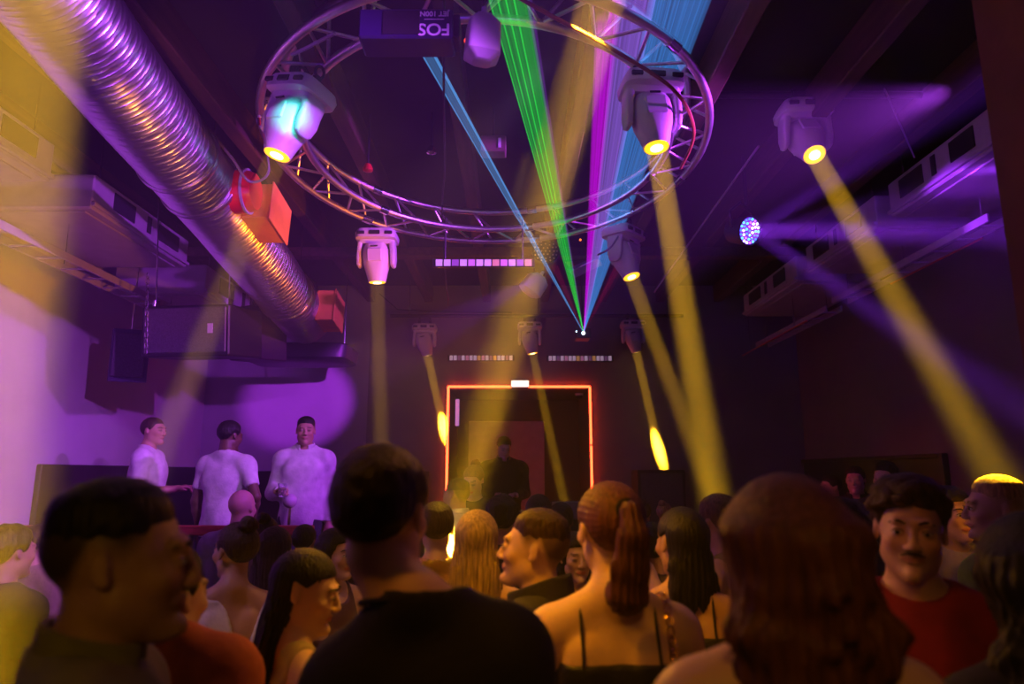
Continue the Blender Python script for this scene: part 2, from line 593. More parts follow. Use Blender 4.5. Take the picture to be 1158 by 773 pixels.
def moving_head(piv, target, label, sc=1.0, pan=None, beam=None, roll=None, drop=None, group='white moving head lights', lens=YLENS, color=YEL, spread=3.2, r=None):
    piv = Vector(piv)
    d = (Vector(target) - piv).normalized()
    t = thing('moving_head_light', label, 'stage light', piv, group=group)
    if pan is None:
        h = Vector((d.x, d.y, 0))
        pan = math.atan2(h.y, h.x) if h.length > .12 else -PI / 2
    R = Matrix.Rotation(pan + PI / 2, 4, 'Z')     # local -Y is the tilt direction
    if roll is not None:
        R = Euler(roll).to_matrix().to_4x4() @ R
    Ms = R @ Matrix.Scale(sc, 4)
    # base
    b = MB().loft([(.150, .150, .115, 0, 0, 5), (.158, .172, .135, 0, 0, 5), (.20, .176, .142, 0, 0, 5), (.235, .158, .128, 0, 0, 5), (.246, .10, .09, 0, 0, 4)], 40, Ms)
    base = b.build('base', WHITE, t, True)
    for sx in (-1, 1):
        MB().bbox((sx * .115 - .032, -.146, .178), (sx * .115 + .032, -.128, .205), .004, Ms).build('handle_slot', UNITD, base)
    MB().bbox((-.045, -.147, .175), (.045, -.135, .21), .004, Ms).build('display', DARKPL, base)
    # yoke
    y = MB()
    y.loft([(.118, .155, .075, 0, 0, 5), (.15, .158, .09, 0, 0, 5)], 32, Ms)
    for sx in (-1, 1):
        y.loft([(-.075, .010, .030, sx * .142, 0, 3), (-.06, .020, .052, sx * .142, 0, 3.5), (0, .024, .068, sx * .142, 0, 4), (.06, .024, .066, sx * .140, 0, 4), (.13, .026, .075, sx * .132, 0, 4)], 24, Ms)
    y.build('yoke', WHITE, t, True)
    # head, pivoting at the origin
    right = (R.to_3x3() @ Vector((1, 0, 0))).normalized()
    zz = -d
    yy = zz.cross(right).normalized()
    xx = yy.cross(zz).normalized()
    H = Matrix((xx, yy, zz)).transposed().to_4x4() @ Matrix.Scale(sc, 4)
    hb = MB().loft([(.135, .055, .05, 0, 0, 3), (.125, .088, .082, 0, 0, 3), (.07, .108, .105, 0, 0, 3), (0, .112, .108, 0, 0, 3), (-.06, .106, .10, 0, 0, 2.6), (-.13, .088, .086, 0, 0, 2.2), (-.185, .076, .076, 0, 0, 2), (-.20, .072, .072, 0, 0, 2), (-.19, .060, .060, 0, 0, 2), (-.185, .02, .02, 0, 0, 2)], 36, H)
    head = hb.build('lamp_head', WHITE, t, True)
    for s2 in (-1, 1):
        MB().bbox((-.06, s2 * .098 - .012, -.04), (.06, s2 * .098 + .012, .075), .008, H).build('cover_plate', WHITE, head)
    for s2 in (-1, 1):
        MB().tube([H @ Vector((-.03, s2 * .112, .09)), H @ Vector((.03, s2 * .112, .09))], .006 * sc, 6).build('cooling_slot', UNITD, head)
    ln = MB().loft([(-.202, .066, .066, 0, 0, 2), (-.192, .066, .066, 0, 0, 2)], 28, H).build('lens', lens, head, True)
    MB().loft([(-.207, .036, .036, 0, 0, 2), (-.200, .036, .036, 0, 0, 2)], 20, H).build('lens_core', YCORE if lens is YLENS else lens, ln, True)
    # clamps
    topz = .246 if drop is None else .246
    for sx in (-1, 1):
        c = MB().bbox((sx * .075 - .018, -.02, .24), (sx * .075 + .018, .02, .30), .004, Ms)
        ringp = [Ms @ Vector((sx * .075, .031 * math.cos(q), .325 + .031 * math.sin(q))) for q in [2 * PI * i / 16 for i in range(16)]]
        c.tube(ringp, .009 * sc, 6, closed=True)
        c.build('clamp', BLACKM, t)
    if beam:
        rr = (r or .062) * sc
        area('beam_lamp', piv + d * .215 * sc, piv + d * 2, rr, spread, beam, color)
    return t


BP = 16.5
heads = [
    # px,py,d, target px,py,d, label, kwargs
    ((737, 133, 3.9), (818, 620, 3.15), 'largest white moving head right of centre with round yellow lens facing us', dict(beam=BP * 1.5, pan=-PI / 2 + .1)),
    ((911, 157, 4.6), (1133, 548, 2.75), 'white moving head hanging alone on the right, throwing a long slanted beam', dict(beam=BP * .8)),
    ((706, 290, 5.75), (797, 540, 5.0), 'white moving head on the far right of the ring, tilted with its lens down right', dict(beam=BP * .75)),
    ((426, 293, 5.8), (433, 560, 5.6), 'white moving head on the far left of the ring, pointing straight down', dict(beam=BP * .45, pan=-PI / 2)),
    ((480, 386, 8.98), None, 'small white moving head at the left end of the stage pipe', dict(sc=.93, beam=BP * 1.1, pan=-PI / 2)),
    ((599, 384, 8.98), (638, 566, 8.7), 'small white moving head in the middle of the stage pipe', dict(sc=.93, beam=BP * .7, pan=-PI / 2)),
    ((716, 382, 8.98), None, 'small white moving head at the right end of the stage pipe, reddish lit', dict(sc=.93, beam=BP * 1.1, pan=-PI / 2)),
    ((327, 140, 3.75), (130, 640, 3.1), 'white moving head on the left of the ring, its body lit turquoise', dict(beam=BP * .42, pan=-PI / 2 - .5, roll=(0, math.radians(18), 0))),
]
for a, b, lb, kw in heads:
    tg = U(*b) if b else (back(502, 484) if a[0] < 600 else back(745, 508))
    moving_head(U(*a), tg, lb, **kw)
# bar that carries the lone right-hand head
p = U(911, 157, 4.6)
t = thing('lighting_bar', 'short black pipe on the right carrying one moving head', 'lighting bar', (p.x, p.y, p.z + .325))
MB().tube([(-.9, 0, 0), (.9, 0, 0)], .024, 12).build('pipe', BLACKM, t, True)
for x in (-.8, .8):
    MB().tube([(x, 0, .02), (x, 0, ZC - p.z - .326)], .006, 6).build('hanger_rod', CHROME, t)
for px_, py_, d_, ln_, rz_ in ((737, 75, 3.9, .35, 0), (706, 246, 5.75, .3, 0), (426, 252, 5.8, .3, 0), (327, 88, 3.75, .3, .4)):
    pass
# wide beams of fixtures above and behind the frame
area('beam_lamp', U(50, -210, 1.55), U(-30, 650, 1.6), .12, 6, BP * 4.2, YEL)
area('beam_lamp', U(706, -100, 2.9), U(508, 612, 4.9), .125, 3.5, BP * 14, YEL)

# turquoise splash on the left head
p = U(330, 142, 3.75)
area('cyan_lamp', U(330, -260, 1.8), p, .09, 2.5, .26, (.0, .80, .60))

# --------------------------------------------------------------- wash light (LED par)
pp = U(846, 261, 5.0)
par = thing('led_par_can', 'round black wash light whose face glitters with blue and white LED dots', 'stage light', pp)
dr = Vector((.42, -.80, -.30)).normalized()
q = dr.to_track_quat('-Z', 'Y').to_matrix().to_4x4()
MB().loft([(.17, .06, .06, 0, 0, 2), (.15, .09, .09, 0, 0, 2), (.02, .105, .105, 0, 0, 2), (-.02, .112, .112, 0, 0, 2), (-.02, .10, .10, 0, 0, 2), (-.005, .095, .095, 0, 0, 2)], 32, q).build('housing', BLACKM, par, True)
LC = [no_sampling(mat('led_blue', (.1, .2, 1), .3, emit=(.05, .18, 1), es=3)), no_sampling(mat('led_cyan', (.1, .9, 1), .3, emit=(.1, .8, 1), es=3)), no_sampling(mat('led_violet', (.5, .2, 1), .3, emit=(.45, .1, 1), es=3)), no_sampling(mat('led_white', (1, 1, 1), .3, emit=(.8, .8, 1), es=5))]
MB().loft([(-.012, .098, .098, 0, 0, 2), (-.006, .098, .098, 0, 0, 2)], 28, q).build('face_plate', mat('violet_face', (.2, .05, .6), .4, emit=(.16, .02, .8), es=1.6), par, True)
li = 0
for nr, rr in ((1, 0), (6, .032), (12, .06), (18, .086)):
    for i in range(nr):
        th = 2 * PI * i / nr + rr * 7
        c = q @ Vector((rr * math.cos(th), rr * math.sin(th), -.016))
        MB().sphere(c, .0085, 10, 6).build('led', LC[(0, 1, 3, 1, 0, 3, 2)[(li * 3) % 7]], par, True)
        li += 1
yk = MB().tube([q @ Vector((.125, 0, .04)), q @ Vector((.13, 0, .04)) + Vector((0, 0, .13)), Vector((0, 0, .22)) + q.to_3x3() @ Vector((.02, 0, .04)), q @ Vector((-.13, 0, .04)) + Vector((0, 0, .13)), q @ Vector((-.125, 0, .04))], .012, 8)
yk.build('yoke', BLACKM, par, True)
MB().tube([(0, 0, .2), (0, 0, ZC - pp.z - .241)], .014, 8).build('drop_tube', BLACKM, par, True)
spot('wash_lamp', pp + dr * .05, U(1150, 250, 4.4), 38, .5, 260, (.34, .03, 1))
for tx, ty, w in ((1158, 200, .45), (1158, 262, 3.0), (1060, 400, 1), (980, 180, .7)):
    area('wash_ray', pp + dr * .03, U(tx, ty, 4.3), .055, 9, 11 * w, (.30, .03, 1))

# --------------------------------------------------------------- effect boxes under the ring
pj = U(484, 47, 3.25)
pb = thing('effect_projector', 'dark blue effect projector with upside down white lettering under the ring', 'stage light', pj)
MB().bbox((-.30, -.14, -.075), (.13, .02, .075), .01).build('housing', mat('navy_metal', (.035, .02, .10), .4, metal=.3), pb)
MB().bbox((.13, -.12, -.06), (.16, .0, .06), .006).build('end_panel', BLACKM, pb)
MB().bbox((-.19, -.145, -.06), (-.02, -.139, .06), .002).build('side_cover', DARKPL, pb)
MB().tube([(-.2, 0, .07), (-.22, 0, .14), (.06, 0, .14), (.08, 0, .07)], .008, 6).build('bracket', CHROME, pb)
MB().sphere((.19, -.05, -.03), .014).build('indicator_lamp', no_sampling(mat('red_led', (1, .05, .02), .3, emit=(1, .05, .02), es=4)), pb, True)


def text_mesh(body, size, name, m, parent, loc, rot):
    cu = bpy.data.curves.new(name, 'FONT')
    cu.body = body
    cu.size = size
    cu.align_x = 'CENTER'
    cu.align_y = 'CENTER'
    cu.extrude = .0008
    cu.offset = .0012
    tmp = bpy.data.objects.new(name, cu)
    COL.objects.link(tmp)
    bpy.context.view_layer.update()
    me = bpy.data.meshes.new_from_object(tmp.evaluated_get(bpy.context.evaluated_depsgraph_get()))
    bpy.data.objects.remove(tmp)
    me.materials.clear()
    me.materials.append(m)
    o = bpy.data.objects.new(name, me)
    COL.objects.link(o)
    o.parent = parent
    o.location = loc
    o.rotation_euler = rot
    return o


INK = mat('white_ink', (.85, .8, .9), .5)
text_mesh('FOS', .085, 'lettering', INK, pb, (.045, -.1425, -.034), (PI / 2, PI, 0))
text_mesh('JET 100N', .034, 'lettering', INK, pb, (.045, -.1425, .044), (PI / 2, PI, 0))
MB().box((.0, -.1425, .014), (.09, -.1405, .0175)).build('printed_line', INK, pb)

# white faceted boxes
for px_, py_, d_, sc_, rt, lb in ((546, 45, 3.1, 1.0, (0, .05, .25), 'white faceted plastic box hanging under the ring beside the effect projector'),
                              (604, 322, 6.3, 1.05, (.2, .55, .4), 'small white faceted box tilted like a diamond below the far side of the ring')):
    c = U(px_, py_, d_)
    t = thing('hanging_box', lb, 'white box', c, rt)
    w, h = (.078, .115) if sc_ == 1.0 else (.105, .105)
    MB().loft([(-h, w * .55, w * .5, 0, 0, 4), (-h * .72, w, w * .85, 0, 0, 6), (h * .55, w * .95, w * .85, 0, 0, 6), (h, w * .5, w * .5, 0, 0, 4)], 24).build('shell', WHITE, t, True)
    MB().loft([(h, .02, .02, 0, 0, 2), (h + .05, .014, .014, 0, 0, 2)], 12).build('neck', WHITE, t, True)
    inv = Euler(rt).to_matrix().inverted()
    tz = (RCc.z - .02 if sc_ == 1.0 else ZC - .25) - c.z
    MB().tube([inv @ Vector((0, 0, h * .9)), inv @ Vector((0, 0, tz))], .004, 6).build('cord', BLACKM, t)

# second dark effect box with orange indicators near the laser
c = U(654, 277, 7.5)
t = thing('effect_projector', 'black effect projector with orange indicator lights hanging beside the laser fan', 'stage light', c, (0, 0, -.35))
t.scale = (1.3, 1.3, 1.3)
MB().bbox((-.10, -.12, -.17), (.09, .12, .20), .012).build('housing', BLACKM, t)
MB().bbox((-.14, -.13, -.235), (.13, .06, -.2), .006, Matrix.Rotation(-.35, 4, 'Y')).build('glass_tray', mat('glass_plate', (.6, .5, .9), .1, metal=.6), t)
for x, z in ((.02, .06), (.05, 0), (.055, -.08)):
    MB().sphere((x, -.125, z), .009).build('indicator_lamp', no_sampling(mat('orange_led', (1, .2, .02), .3, emit=(1, .18, .02), es=3)), t, True)
MB().tube([(0, 0, .2), (0, 0, (ZC - c.z - .001) / 1.3)], .01, 6).build('drop_tube', BLACKM, t)

# LED bars
LEDP = [no_sampling(mat('led_seg_pink', (.9, .6, .8), .4, emit=(1, .35, .6), es=.22)), no_sampling(mat('led_seg_white', (.9, .85, .9), .4, emit=(.9, .6, .9), es=.34)), no_sampling(mat('led_seg_dim', (.5, .3, .5), .4, emit=(.55, .25, .55), es=.12)), no_sampling(mat('led_seg_amber', (.9, .6, .3), .4, emit=(1, .5, .15), es=.26))]


def led_bar(px0, px1, py, d, h, nseg, label, hang=None, wall=False):
    a, b = U(px0, py, d), U(px1, py, d)
    c = (a + b) / 2
    if wall:
        f = (Y1 - .06) / c.y
        a, b = EYE + (a - EYE) * f * 1.0, EYE + (b - EYE) * f
        a, b = back(px0, py, Y1 - .044), back(px1, py, Y1 - .044)
        c = (a + b) / 2
    w = (b.x - a.x)
    t = thing('led_bar', label, 'LED bar', c, group='pixel LED bars')
    MB().bbox((-w / 2 - .02, -.0, -h / 2 - .008), (w / 2 + .02, .045, h / 2 + .008), .005).build('housing', BLACKM, t)
    for i in range(nseg):
        x = -w / 2 + w * i / nseg
        MB().box((x + .006, -.006, -h / 2), (x + w / nseg - .006, .002, h / 2)).build('led_segment', LEDP[(i * 5 + int(px0)) % 4 if i % 3 else 1], t)
    if hang:
        for sx in (-.4, .4):
            MB().tube([(w * sx, .02, h / 2), (w * sx, .02, hang)], .008, 6).build('bracket', BLACKM, t)
    return t


c = U(545, 296, 5.7)
led_bar(492, 602, 297, 5.7, .055, 12, 'segmented LED bar hanging below the far side of the ring', hang=RCc.z - c.z - .02)
led_bar(508, 580, 404.5, 9, .065, 16, 'segmented LED bar on the back wall, left of the exit sign', wall=True)
led_bar(620, 692, 405, 9, .065, 16, 'segmented LED bar on the back wall, right of the exit sign', wall=True)

# small ceiling details
for px_, py_, d_, cm, lb in ((416, 190, 4.9, REDP, 'small red sprinkler hanging between the joists left of centre'), (488, 170, 4.9, CHROME, 'small chrome sprinkler hanging at the centre of the ceiling')):
    c = U(px_, py_, d_)
    t = thing('sprinkler', lb, 'sprinkler', c)
    MB().loft([(-.03, .012, .012, 0, 0, 2), (-.02, .035, .035, 0, 0, 2), (0, .035, .035, 0, 0, 2), (.03, .02, .02, 0, 0, 2)], 16).build('sprinkler_head', cm, t, True)
    MB().tube([(0, 0, .02), (0, 0, ZC - c.z - .001)], .008, 6).build('pipe', BLACKM, t)
c = U(558, 166, 4.8)
t = thing('junction_box', 'small brownish junction box with a pale label, seen inside the ring', 'junction box', c)
MB().bbox((-.09, -.06, -.06), (.09, .06, .06), .008).build('case', mat('brown_case', (.16, .09, .08), .6), t)
MB().box((.035, -.066, -.035), (.055, -.059, .035)).build('sticker', WHITE, t)
MB().tube([(0, 0, .05), (0, 0, ZC - c.z - .001)], .008, 6).build('drop_tube', BLACKM, t)
c = U(617, 285, 6.6)
t = thing('speaker_disc', 'round dark disc dotted with pale holes near the centre of the ceiling', 'disc speaker', c)  # round dotted speaker grille
MB().loft([(-.02, .13, .13, 0, 0, 2), (.02, .13, .13, 0, 0, 2)], 28, Matrix.Rotation(PI / 2 - .2, 4, 'X')).build('disc', BLACKM, t, True)
dm = MB()
for nr, rr in ((1, 0), (6, .04), (12, .08), (16, .11)):
    for i in range(nr):
        th = 2 * PI * i / nr
        v = Matrix.Rotation(PI / 2 - .2, 4, 'X') @ Vector((rr * math.cos(th), rr * math.sin(th), .022))
        dm.sphere(v, .0075, 8, 5)
dm.build('perforations', mat('pale_dot', (.7, .6, .4), .5), t)
MB().tube([(0, 0, .1), (0, 0, ZC - c.z - .001)], .008, 6).build('drop_tube', BLACKM, t)
# cables
CB = DARKPL
PURC = mat('grey_cable', (.35, .3, .38), .5)


def cable(pts, r, label, m=CB):
    # smooth through points
    P = [Vector(p) for p in pts]
    out = []
    for i in range(len(P) - 1):
        p0, p1, p2, p3 = P[max(i - 1, 0)], P[i], P[i + 1], P[min(i + 2, len(P) - 1)]
        for s in range(8):
            u = s / 8
            out.append(.5 * ((2 * p1) + (p2 - p0) * u + (2 * p0 - 5 * p1 + 4 * p2 - p3) * u * u + (3 * p1 - p0 - 3 * p2 + p3) * u ** 3))
    out.append(P[-1])
    return tag(MB().tube(out, r, 6).build('cable', m, smooth=True), label, 'cable')


cable([U(502, 0, 3.3), U(502, 120, 4.2), U(503, 190, 5.2), U(500, 235, 5.75), U(503, 300, 6.3), U(507, 345, 7.2)], .007, 'thin cable dropping past the ring into the ceiling centre')
cable([U(330, 62, 3.6), U(345, 55, 3.55), U(370, 42, 3.5), U(378, 38, 3.45)], .010, 'pale cable looping on the ring above the turquoise head', PURC)
cable([U(238, 150, 4.4), U(262, 178, 4.3), U(282, 205, 4.35), U(303, 196, 4.5), U(300, 165, 4.8)], .009, 'pale cable looped over the red duct branch', PURC)
cable([U(676, 288, 5.6), U(690, 280, 5.5), U(702, 262, 5.7)], .008, 'pale cable strung to the far right moving head of the ring', PURC)
cable([U(1000, 100, 4.6), U(1022, 150, 4.8), U(1034, 178, 4.9)], .006, 'thin wire hanging beside the nearest right air conditioning box', PURC)
cable([U(858, 165, 4.6), U(790, 260, 5.6), U(740, 330, 7.0)], .009, 'slanting cable right of the ring near the wash light', PURC)
cable([U(560, -20, 3.1), U(600, 5, 3.0), U(700, 60, 3.2), U(765, 105, 3.7), U(785, 150, 4.0), U(770, 190, 4.4)], .010, 'orange lit cable wrapped along the right side of the ring', mat('orange_lit_cable', (.35, .12, .03), .6))  # orange light is put into this cable's colour

# --------------------------------------------------------------- speakers left
sp = U(212, 372, 5.7)
t = thing('hanging_speaker', 'black hanging loudspeaker cabinet with violet lit grille on the upper left', 'speaker', sp, (.12, 0, -.12))
MB().bbox((-.40, -.02, -.23), (.38, .55, .20), .015).build('cabinet', BLACKM, t)
MB().bbox((-.375, -.035, -.20), (.355, -.015, .18), .008).build('grille', GRILLE, t)
MB().box((.20, -.040, -.04), (.245, -.034, .04)).build('logo_plate', mat('pale_plate', (.7, .6, .8), .4), t)
for x in (-.34, .32):
    MB().bbox((x - .012, .05, .19), (x + .012, .12, .26), .004).build('rigging_bracket', CHROME, t)
cm = MB()
for i in range(15):
    zc = .02 + i * .045
    pts = []
    for k in range(10):
        th = 2 * PI * k / 10
        a, b = .013 * math.cos(th), .026 * math.sin(th)
        pts.append((-.33 + (a if i % 2 else 0), -.055 + (0 if i % 2 else a), zc + b - .2))
    cm.tube(pts, .004, 5, closed=True)
cm.build('chain', CHROME, t, True)
for x in (-.34, .32):
    MB().tube([(x, .08, .25), (x, .08, ZC - sp.z + .02)], .006, 6).build('hanger_rod', CHROME, t)
s2 = U(146, 402, 6.3)
t = thing('hanging_speaker', 'dark angled loudspeaker hanging at the far left of the speaker pair', 'speaker', s2, (.1, 0, .5))
MB().prism([(-.14, -.05), (.16, -.10), (.16, .30), (-.05, .32), (-.16, .15)], -.24, .24).build('cabinet', mat('blue_lit_black', (.06, .05, .11), .5), t)  # blue light is put into the black cabinet's colour
MB().bbox((-.12, -.095, -.2), (.14, -.078, .2), .006, Matrix.Rotation(-.16, 4, 'Z')).build('grille', GRILLE, t)
MB().tube([(0, .1, .23), (.0, .1, ZC - s2.z - .02)], .008, 6).build('hanger_rod', CHROME, t)
s3 = U(275, 378, 6.4)
t = thing('hanging_speaker', 'narrow maroon black loudspeaker hanging right of the violet lit cabinet', 'speaker', s3, (.08, 0, -.45))
MB().bbox((-.13, -.05, -.24), (.16, .4, .26), .012).build('cabinet', mat('maroon_black', (.05, .02, .035), .5), t)
MB().bbox((-.115, -.062, -.22), (.145, -.048, .24), .006).build('grille', GRILLE, t)
MB().tube([(0, .1, .25), (.0, .1, ZC - s3.z - .02)], .008, 6).build('hanger_rod', CHROME, t)
# black rounded panel added in place of the shadow under the far unit
c = U(340, 400, 7.9)
t = thing('shadow_panel', 'long black rounded panel standing in for shadow below the spiral duct end', 'shadow panel', c)
MB().loft([(-.11, .55, .34, 0, 0, 6), (-.09, .60, .36, 0, 0, 7), (.05, .62, .36, 0, 0, 8), (.07, .60, .35, 0, 0, 8)], 40).build('panel', WAINS, t, True)
for x in (-.5, .5):
    MB().tube([(x, 0, .06), (x, 0, ZC - c.z - .001)], .006, 6).build('hanger_rod', CHROME, t)

# --------------------------------------------------------------- stage furniture
# stacked cabinets right of the alcove
e0, e1 = back(721, 531, 8.7), back(775, 531, 8.7)
zt = e0.z
for k, (za, zb, lb) in enumerate(((STG, (STG + zt) / 2 - .003, 'black subwoofer cabinet at the bottom of the stack right of the alcove'), ((STG + zt) / 2 + .0, zt, 'black subwoofer cabinet on top of the stack, a yellow light pool above it'))):
    t = thing('subwoofer', lb, 'speaker', ((e0.x + e1.x) / 2, 8.72, za), group='stacked subwoofers')
    w = (e1.x - e0.x) / 2
    h = zb - za
    MB().bbox((-w, 0, 0), (w, .45, h), .012).build('cabinet', BLACKM, t)
    MB().bbox((-w + .04, -.015, .04), (w - .04, .002, h - .04), .006).build('grille', GRILLE, t)
    for sx in (-1, 1):
        MB().bbox((sx * (w - .001) - .01, .15, h * .45), (sx * (w - .001) + .01, .3, h * .6), .004).build('handle', DARKPL, t)
# DJ desk
t = thing('disc_jockey_desk', 'black draped desk in front of the disc jockey inside the neon frame', 'desk', (.05, 7.55, STG))
MB().bbox((-.75, -.28, .86), (.75, .28, .90), .008).build('desk_top', BLACKM, t)
MB().bbox((-.74, -.275, 0), (.74, -.26, .86), .005).build('front_drape', CLOTHBK, t)
for sx in (-1, 1):
    for sy in (-1, 1):
        MB().tube([(sx * .7, sy * .23, 0), (sx * .7, sy * .23, .86)], .02, 8).build('leg', BLACKM, t)
t = thing('mixing_console', 'low dark mixing console on the disc jockey desk', 'mixer', (.0, 7.55, STG + .90))
MB().bbox((-.35, -.17, 0), (.35, .17, .07), .008).build('body', DARKPL, t)
for i in range(10):
    MB().tube([(-.3 + i * .066, .02, .068), (-.3 + i * .066, .02, .09)], .012, 10).build('knob', CHROME, t)
MB().box((.22, .05, .069), (.29, .09, .074)).build('display', no_sampling(mat('amber_display', (1, .8, .3), .4, emit=(1, .7, .25), es=2)), t)
c = U(640, 567, 7.4)
t = thing('laptop', 'open laptop with a pale lit edge at the right end of the desk', 'laptop', (c.x, 7.6, STG + .90))
MB().bbox((-.16, -.11, 0), (.16, .11, .018), .004).build('keyboard_base', WHITE, t)
MB().bbox((-.16, -.115, .012), (.16, -.105, .21), .003, Matrix.Rotation(.25, 4, 'X')).build('screen', mat('laptop_lid', (.55, .55, .5), .3, metal=.6), t)

# right wall black screen with frame
e0, e1 = atx(906, 530, X1 - .02), atx(1065, 507, X1 - .02)
t = thing('wall_screen', 'long black framed panel on the right wall behind the standing guests', 'wall panel', (X1, (e0.y + e1.y) / 2, 1.2))
Ls = abs(e0.y - e1.y) / 2
MB().bbox((-.03, -Ls, -.7), (-.002, Ls, (e0.z + e1.z) / 2 - 1.2), .004).build('panel', WAINS, t)
zt = (e0.z + e1.z) / 2 - 1.2
fr = MB().bbox((-.06, -Ls - .05, -.74), (-.002, -Ls, zt + .04), .006).bbox((-.06, Ls, -.74), (-.002, Ls + .04, zt + .04), .006).bbox((-.06, -Ls, zt), (-.002, Ls, zt + .04), .006).bbox((-.06, -Ls, -.74), (-.002, Ls, -.70), .006)
fr.build('frame', DARKPL, t)

# --------------------------------------------------------------- laser
LO = U(660, 376, 8.3)
t = thing('laser_projector', 'small black laser projector glowing white at the foot of the coloured fans', 'laser', LO + Vector((0, .03, 0)))
MB().bbox((-.09, 0, -.06), (.09, .22, .06), .008).build('housing', BLACKM, t)
MB().sphere((0, -.004, 0), .018).build('aperture', no_sampling(mat('laser_white', (1, 1, 1), .3, emit=(.7, .9, 1), es=20)), t, True)
MB().sphere((-.085, -.004, .02), .009).build('indicator_lamp', no_sampling(mat('laser_dot', (1, 1, 1), .3, emit=(.6, .8, 1), es=6)), t, True)
MB().tube([(0, .1, .05), (0, .1, PIPEZ - LO.z + .2)], .012, 8).build('bracket', BLACKM, t)
MB().tube([(0, .1, PIPEZ - LO.z + .19), (0, .1, ZC - LO.z - .001)], .008, 8).build('hanger_rod', BLACKM, t)


def laser_mat(name, col, s):
    m = bpy.data.materials.new(name)
    m.use_nodes = True
    nt = m.node_tree
    nt.nodes.clear()
    out = nt.nodes.new('ShaderNodeOutputMaterial')
    em = nt.nodes.new('ShaderNodeEmission')
    em.inputs[0].default_value = (*col, 1)
    em.inputs[1].default_value = s
    tr = nt.nodes.new('ShaderNodeBsdfTransparent')
    ad = nt.nodes.new('ShaderNodeAddShader')
    nt.links.new(em.outputs[0], ad.inputs[0])
    nt.links.new(tr.outputs[0], ad.inputs[1])
    nt.links.new(ad.outputs[0], out.inputs['Surface'])
    m.cycles.emission_sampling = 'NONE'
    return m


def fan(name_label, px0, px1, py, dA, n, col, s, r1, edges=0.0, jitter=.0, cut=1.0, edge_s=None):
    """rays of light leaving the projector in one plane; each ray a slim tapering prism"""
    mb = MB()
    mb2 = MB()
    for i in range(n):
        u = i / max(1, n - 1)
        u += random.uniform(-jitter, jitter) / n
        tgt = U(px0 + (px1 - px0) * u, py, dA)
        end = LO + (tgt - LO) * cut
        r = r1 * random.uniform(.6, 1.3)
        (mb2 if edges and i in (0, n - 1) else mb).tube([LO + (end - LO) * .002, end], [.0012, r], 4, cap=False)
    ro = mb.build('laser_beam', laser_mat('laser_light', col, s))
    tag(ro, name_label, 'laser beam', 'laser beams fanning from the projector')
    if edges:
        mb2.build('bright_edge', laser_mat('laser_edge', col, edge_s or s * 3), ro)
    return ro


fan('pale blue laser strip rising to the upper left with two bright edges', 459, 474, 30, 3.6, 9, (.10, .42, 1), .09, .007, 1, edge_s=.34)
fan('green laser fan rising from the projector', 553, 596, -6, 3.2, 34, (.0, .75, .03), .045, .010, 0, .5)
fan('three bright thin green laser rays on the left edge of the green fan', 552, 580, -6, 3.2, 4, (.02, 1, .06), .26, .0035, 0, .0)
fan('faint violet laser ray just right of the green fan', 595, 600, -6, 3.2, 3, (.35, .08, .8), .07, .006)
fan('magenta laser fan right of the green one', 677, 702, -10, 3.4, 18, (.65, .0, .85), .085, .013, 0, .4)
fan('wide lilac laser fan between magenta and blue', 700, 742, -10, 3.4, 28, (.32, .14, .85), .07, .014, 0, .5)
fan('wide sky blue laser fan on the right', 738, 806, -10, 3.4, 36, (.05, .28, .85), .080, .014, 0, .5)
fan('short dark red laser ray on the right side of the fan', 696, 703, 300, 7.2, 4, (.8, .0, .12), .06, .006)
fan('short dark red laser ray on the left side of the fan', 624, 630, 300, 7.2, 4, (.8, .0, .12), .05, .006)
S.cycles.transparent_max_bounces = 256

# ================================================================= PEOPLE
def sm(a, b, k):
    h = np.clip(.5 + .5 * (b - a) / k, 0, 1)
    return b * (1 - h) + a * h - k * h * (1 - h)


def smax(a, b, k):
    return -sm(-a, -b, k)


class Cap:
    def __init__(s, a, b, ra, rb, k=.02, fr=None, neg=False, fl=None):
        s.a, s.b, s.ra, s.rb, s.k, s.fr, s.neg, s.fl = np.array(a, float), np.array(b, float), ra, rb, k, fr, neg, fl

    def bounds(s):
        r = max(s.ra, s.rb)
        if s.fr:
            a, b = s.fr[1](s.a), s.fr[1](s.b)
        else:
            a, b = s.a, s.b
        return np.minimum(a, b) - r, np.maximum(a, b) + r

    def d(s, P, inf=0):
        if s.fr:
            P = s.fr[0](P)
        ab = s.b - s.a
        t = np.clip(((P - s.a) @ ab) / max(ab @ ab, 1e-9), 0, 1)
        q = P - s.a - t[..., None] * ab
        if s.fl is not None:
            q = q * s.fl
        return np.sqrt((q * q).sum(-1)) - (s.ra + t * (s.rb - s.ra)) - inf


class Ell:
    def __init__(s, c, r, k=.02, fr=None, neg=False):
        s.c, s.r, s.k, s.fr, s.neg = np.array(c, float), np.array(r, float), k, fr, neg

    def bounds(s):
        c = s.fr[1](s.c) if s.fr else s.c
        r = np.full(3, s.r.max()) if s.fr else s.r
        return c - r, c + r

    def d(s, P, inf=0):
        if s.fr:
            P = s.fr[0](P)
        p = P - s.c
        r = s.r + inf
        k0 = np.sqrt(((p / r) ** 2).sum(-1))
        k1 = np.sqrt(((p / r ** 2) ** 2).sum(-1)) + 1e-9
        return k0 * (k0 - 1) / k1


BIG = .07


def evalp(prims, P, inf=0, k=None):
    V = np.full(P.shape[:-1], BIG)
    for p in prims:
        d = p.d(P, -inf if p.neg else inf) if not p.neg else p.d(P, 0)
        kk = max(p.k, .001) if k is None else k
        V = smax(V, -d, kk) if p.neg else sm(V, d, kk)
    return V


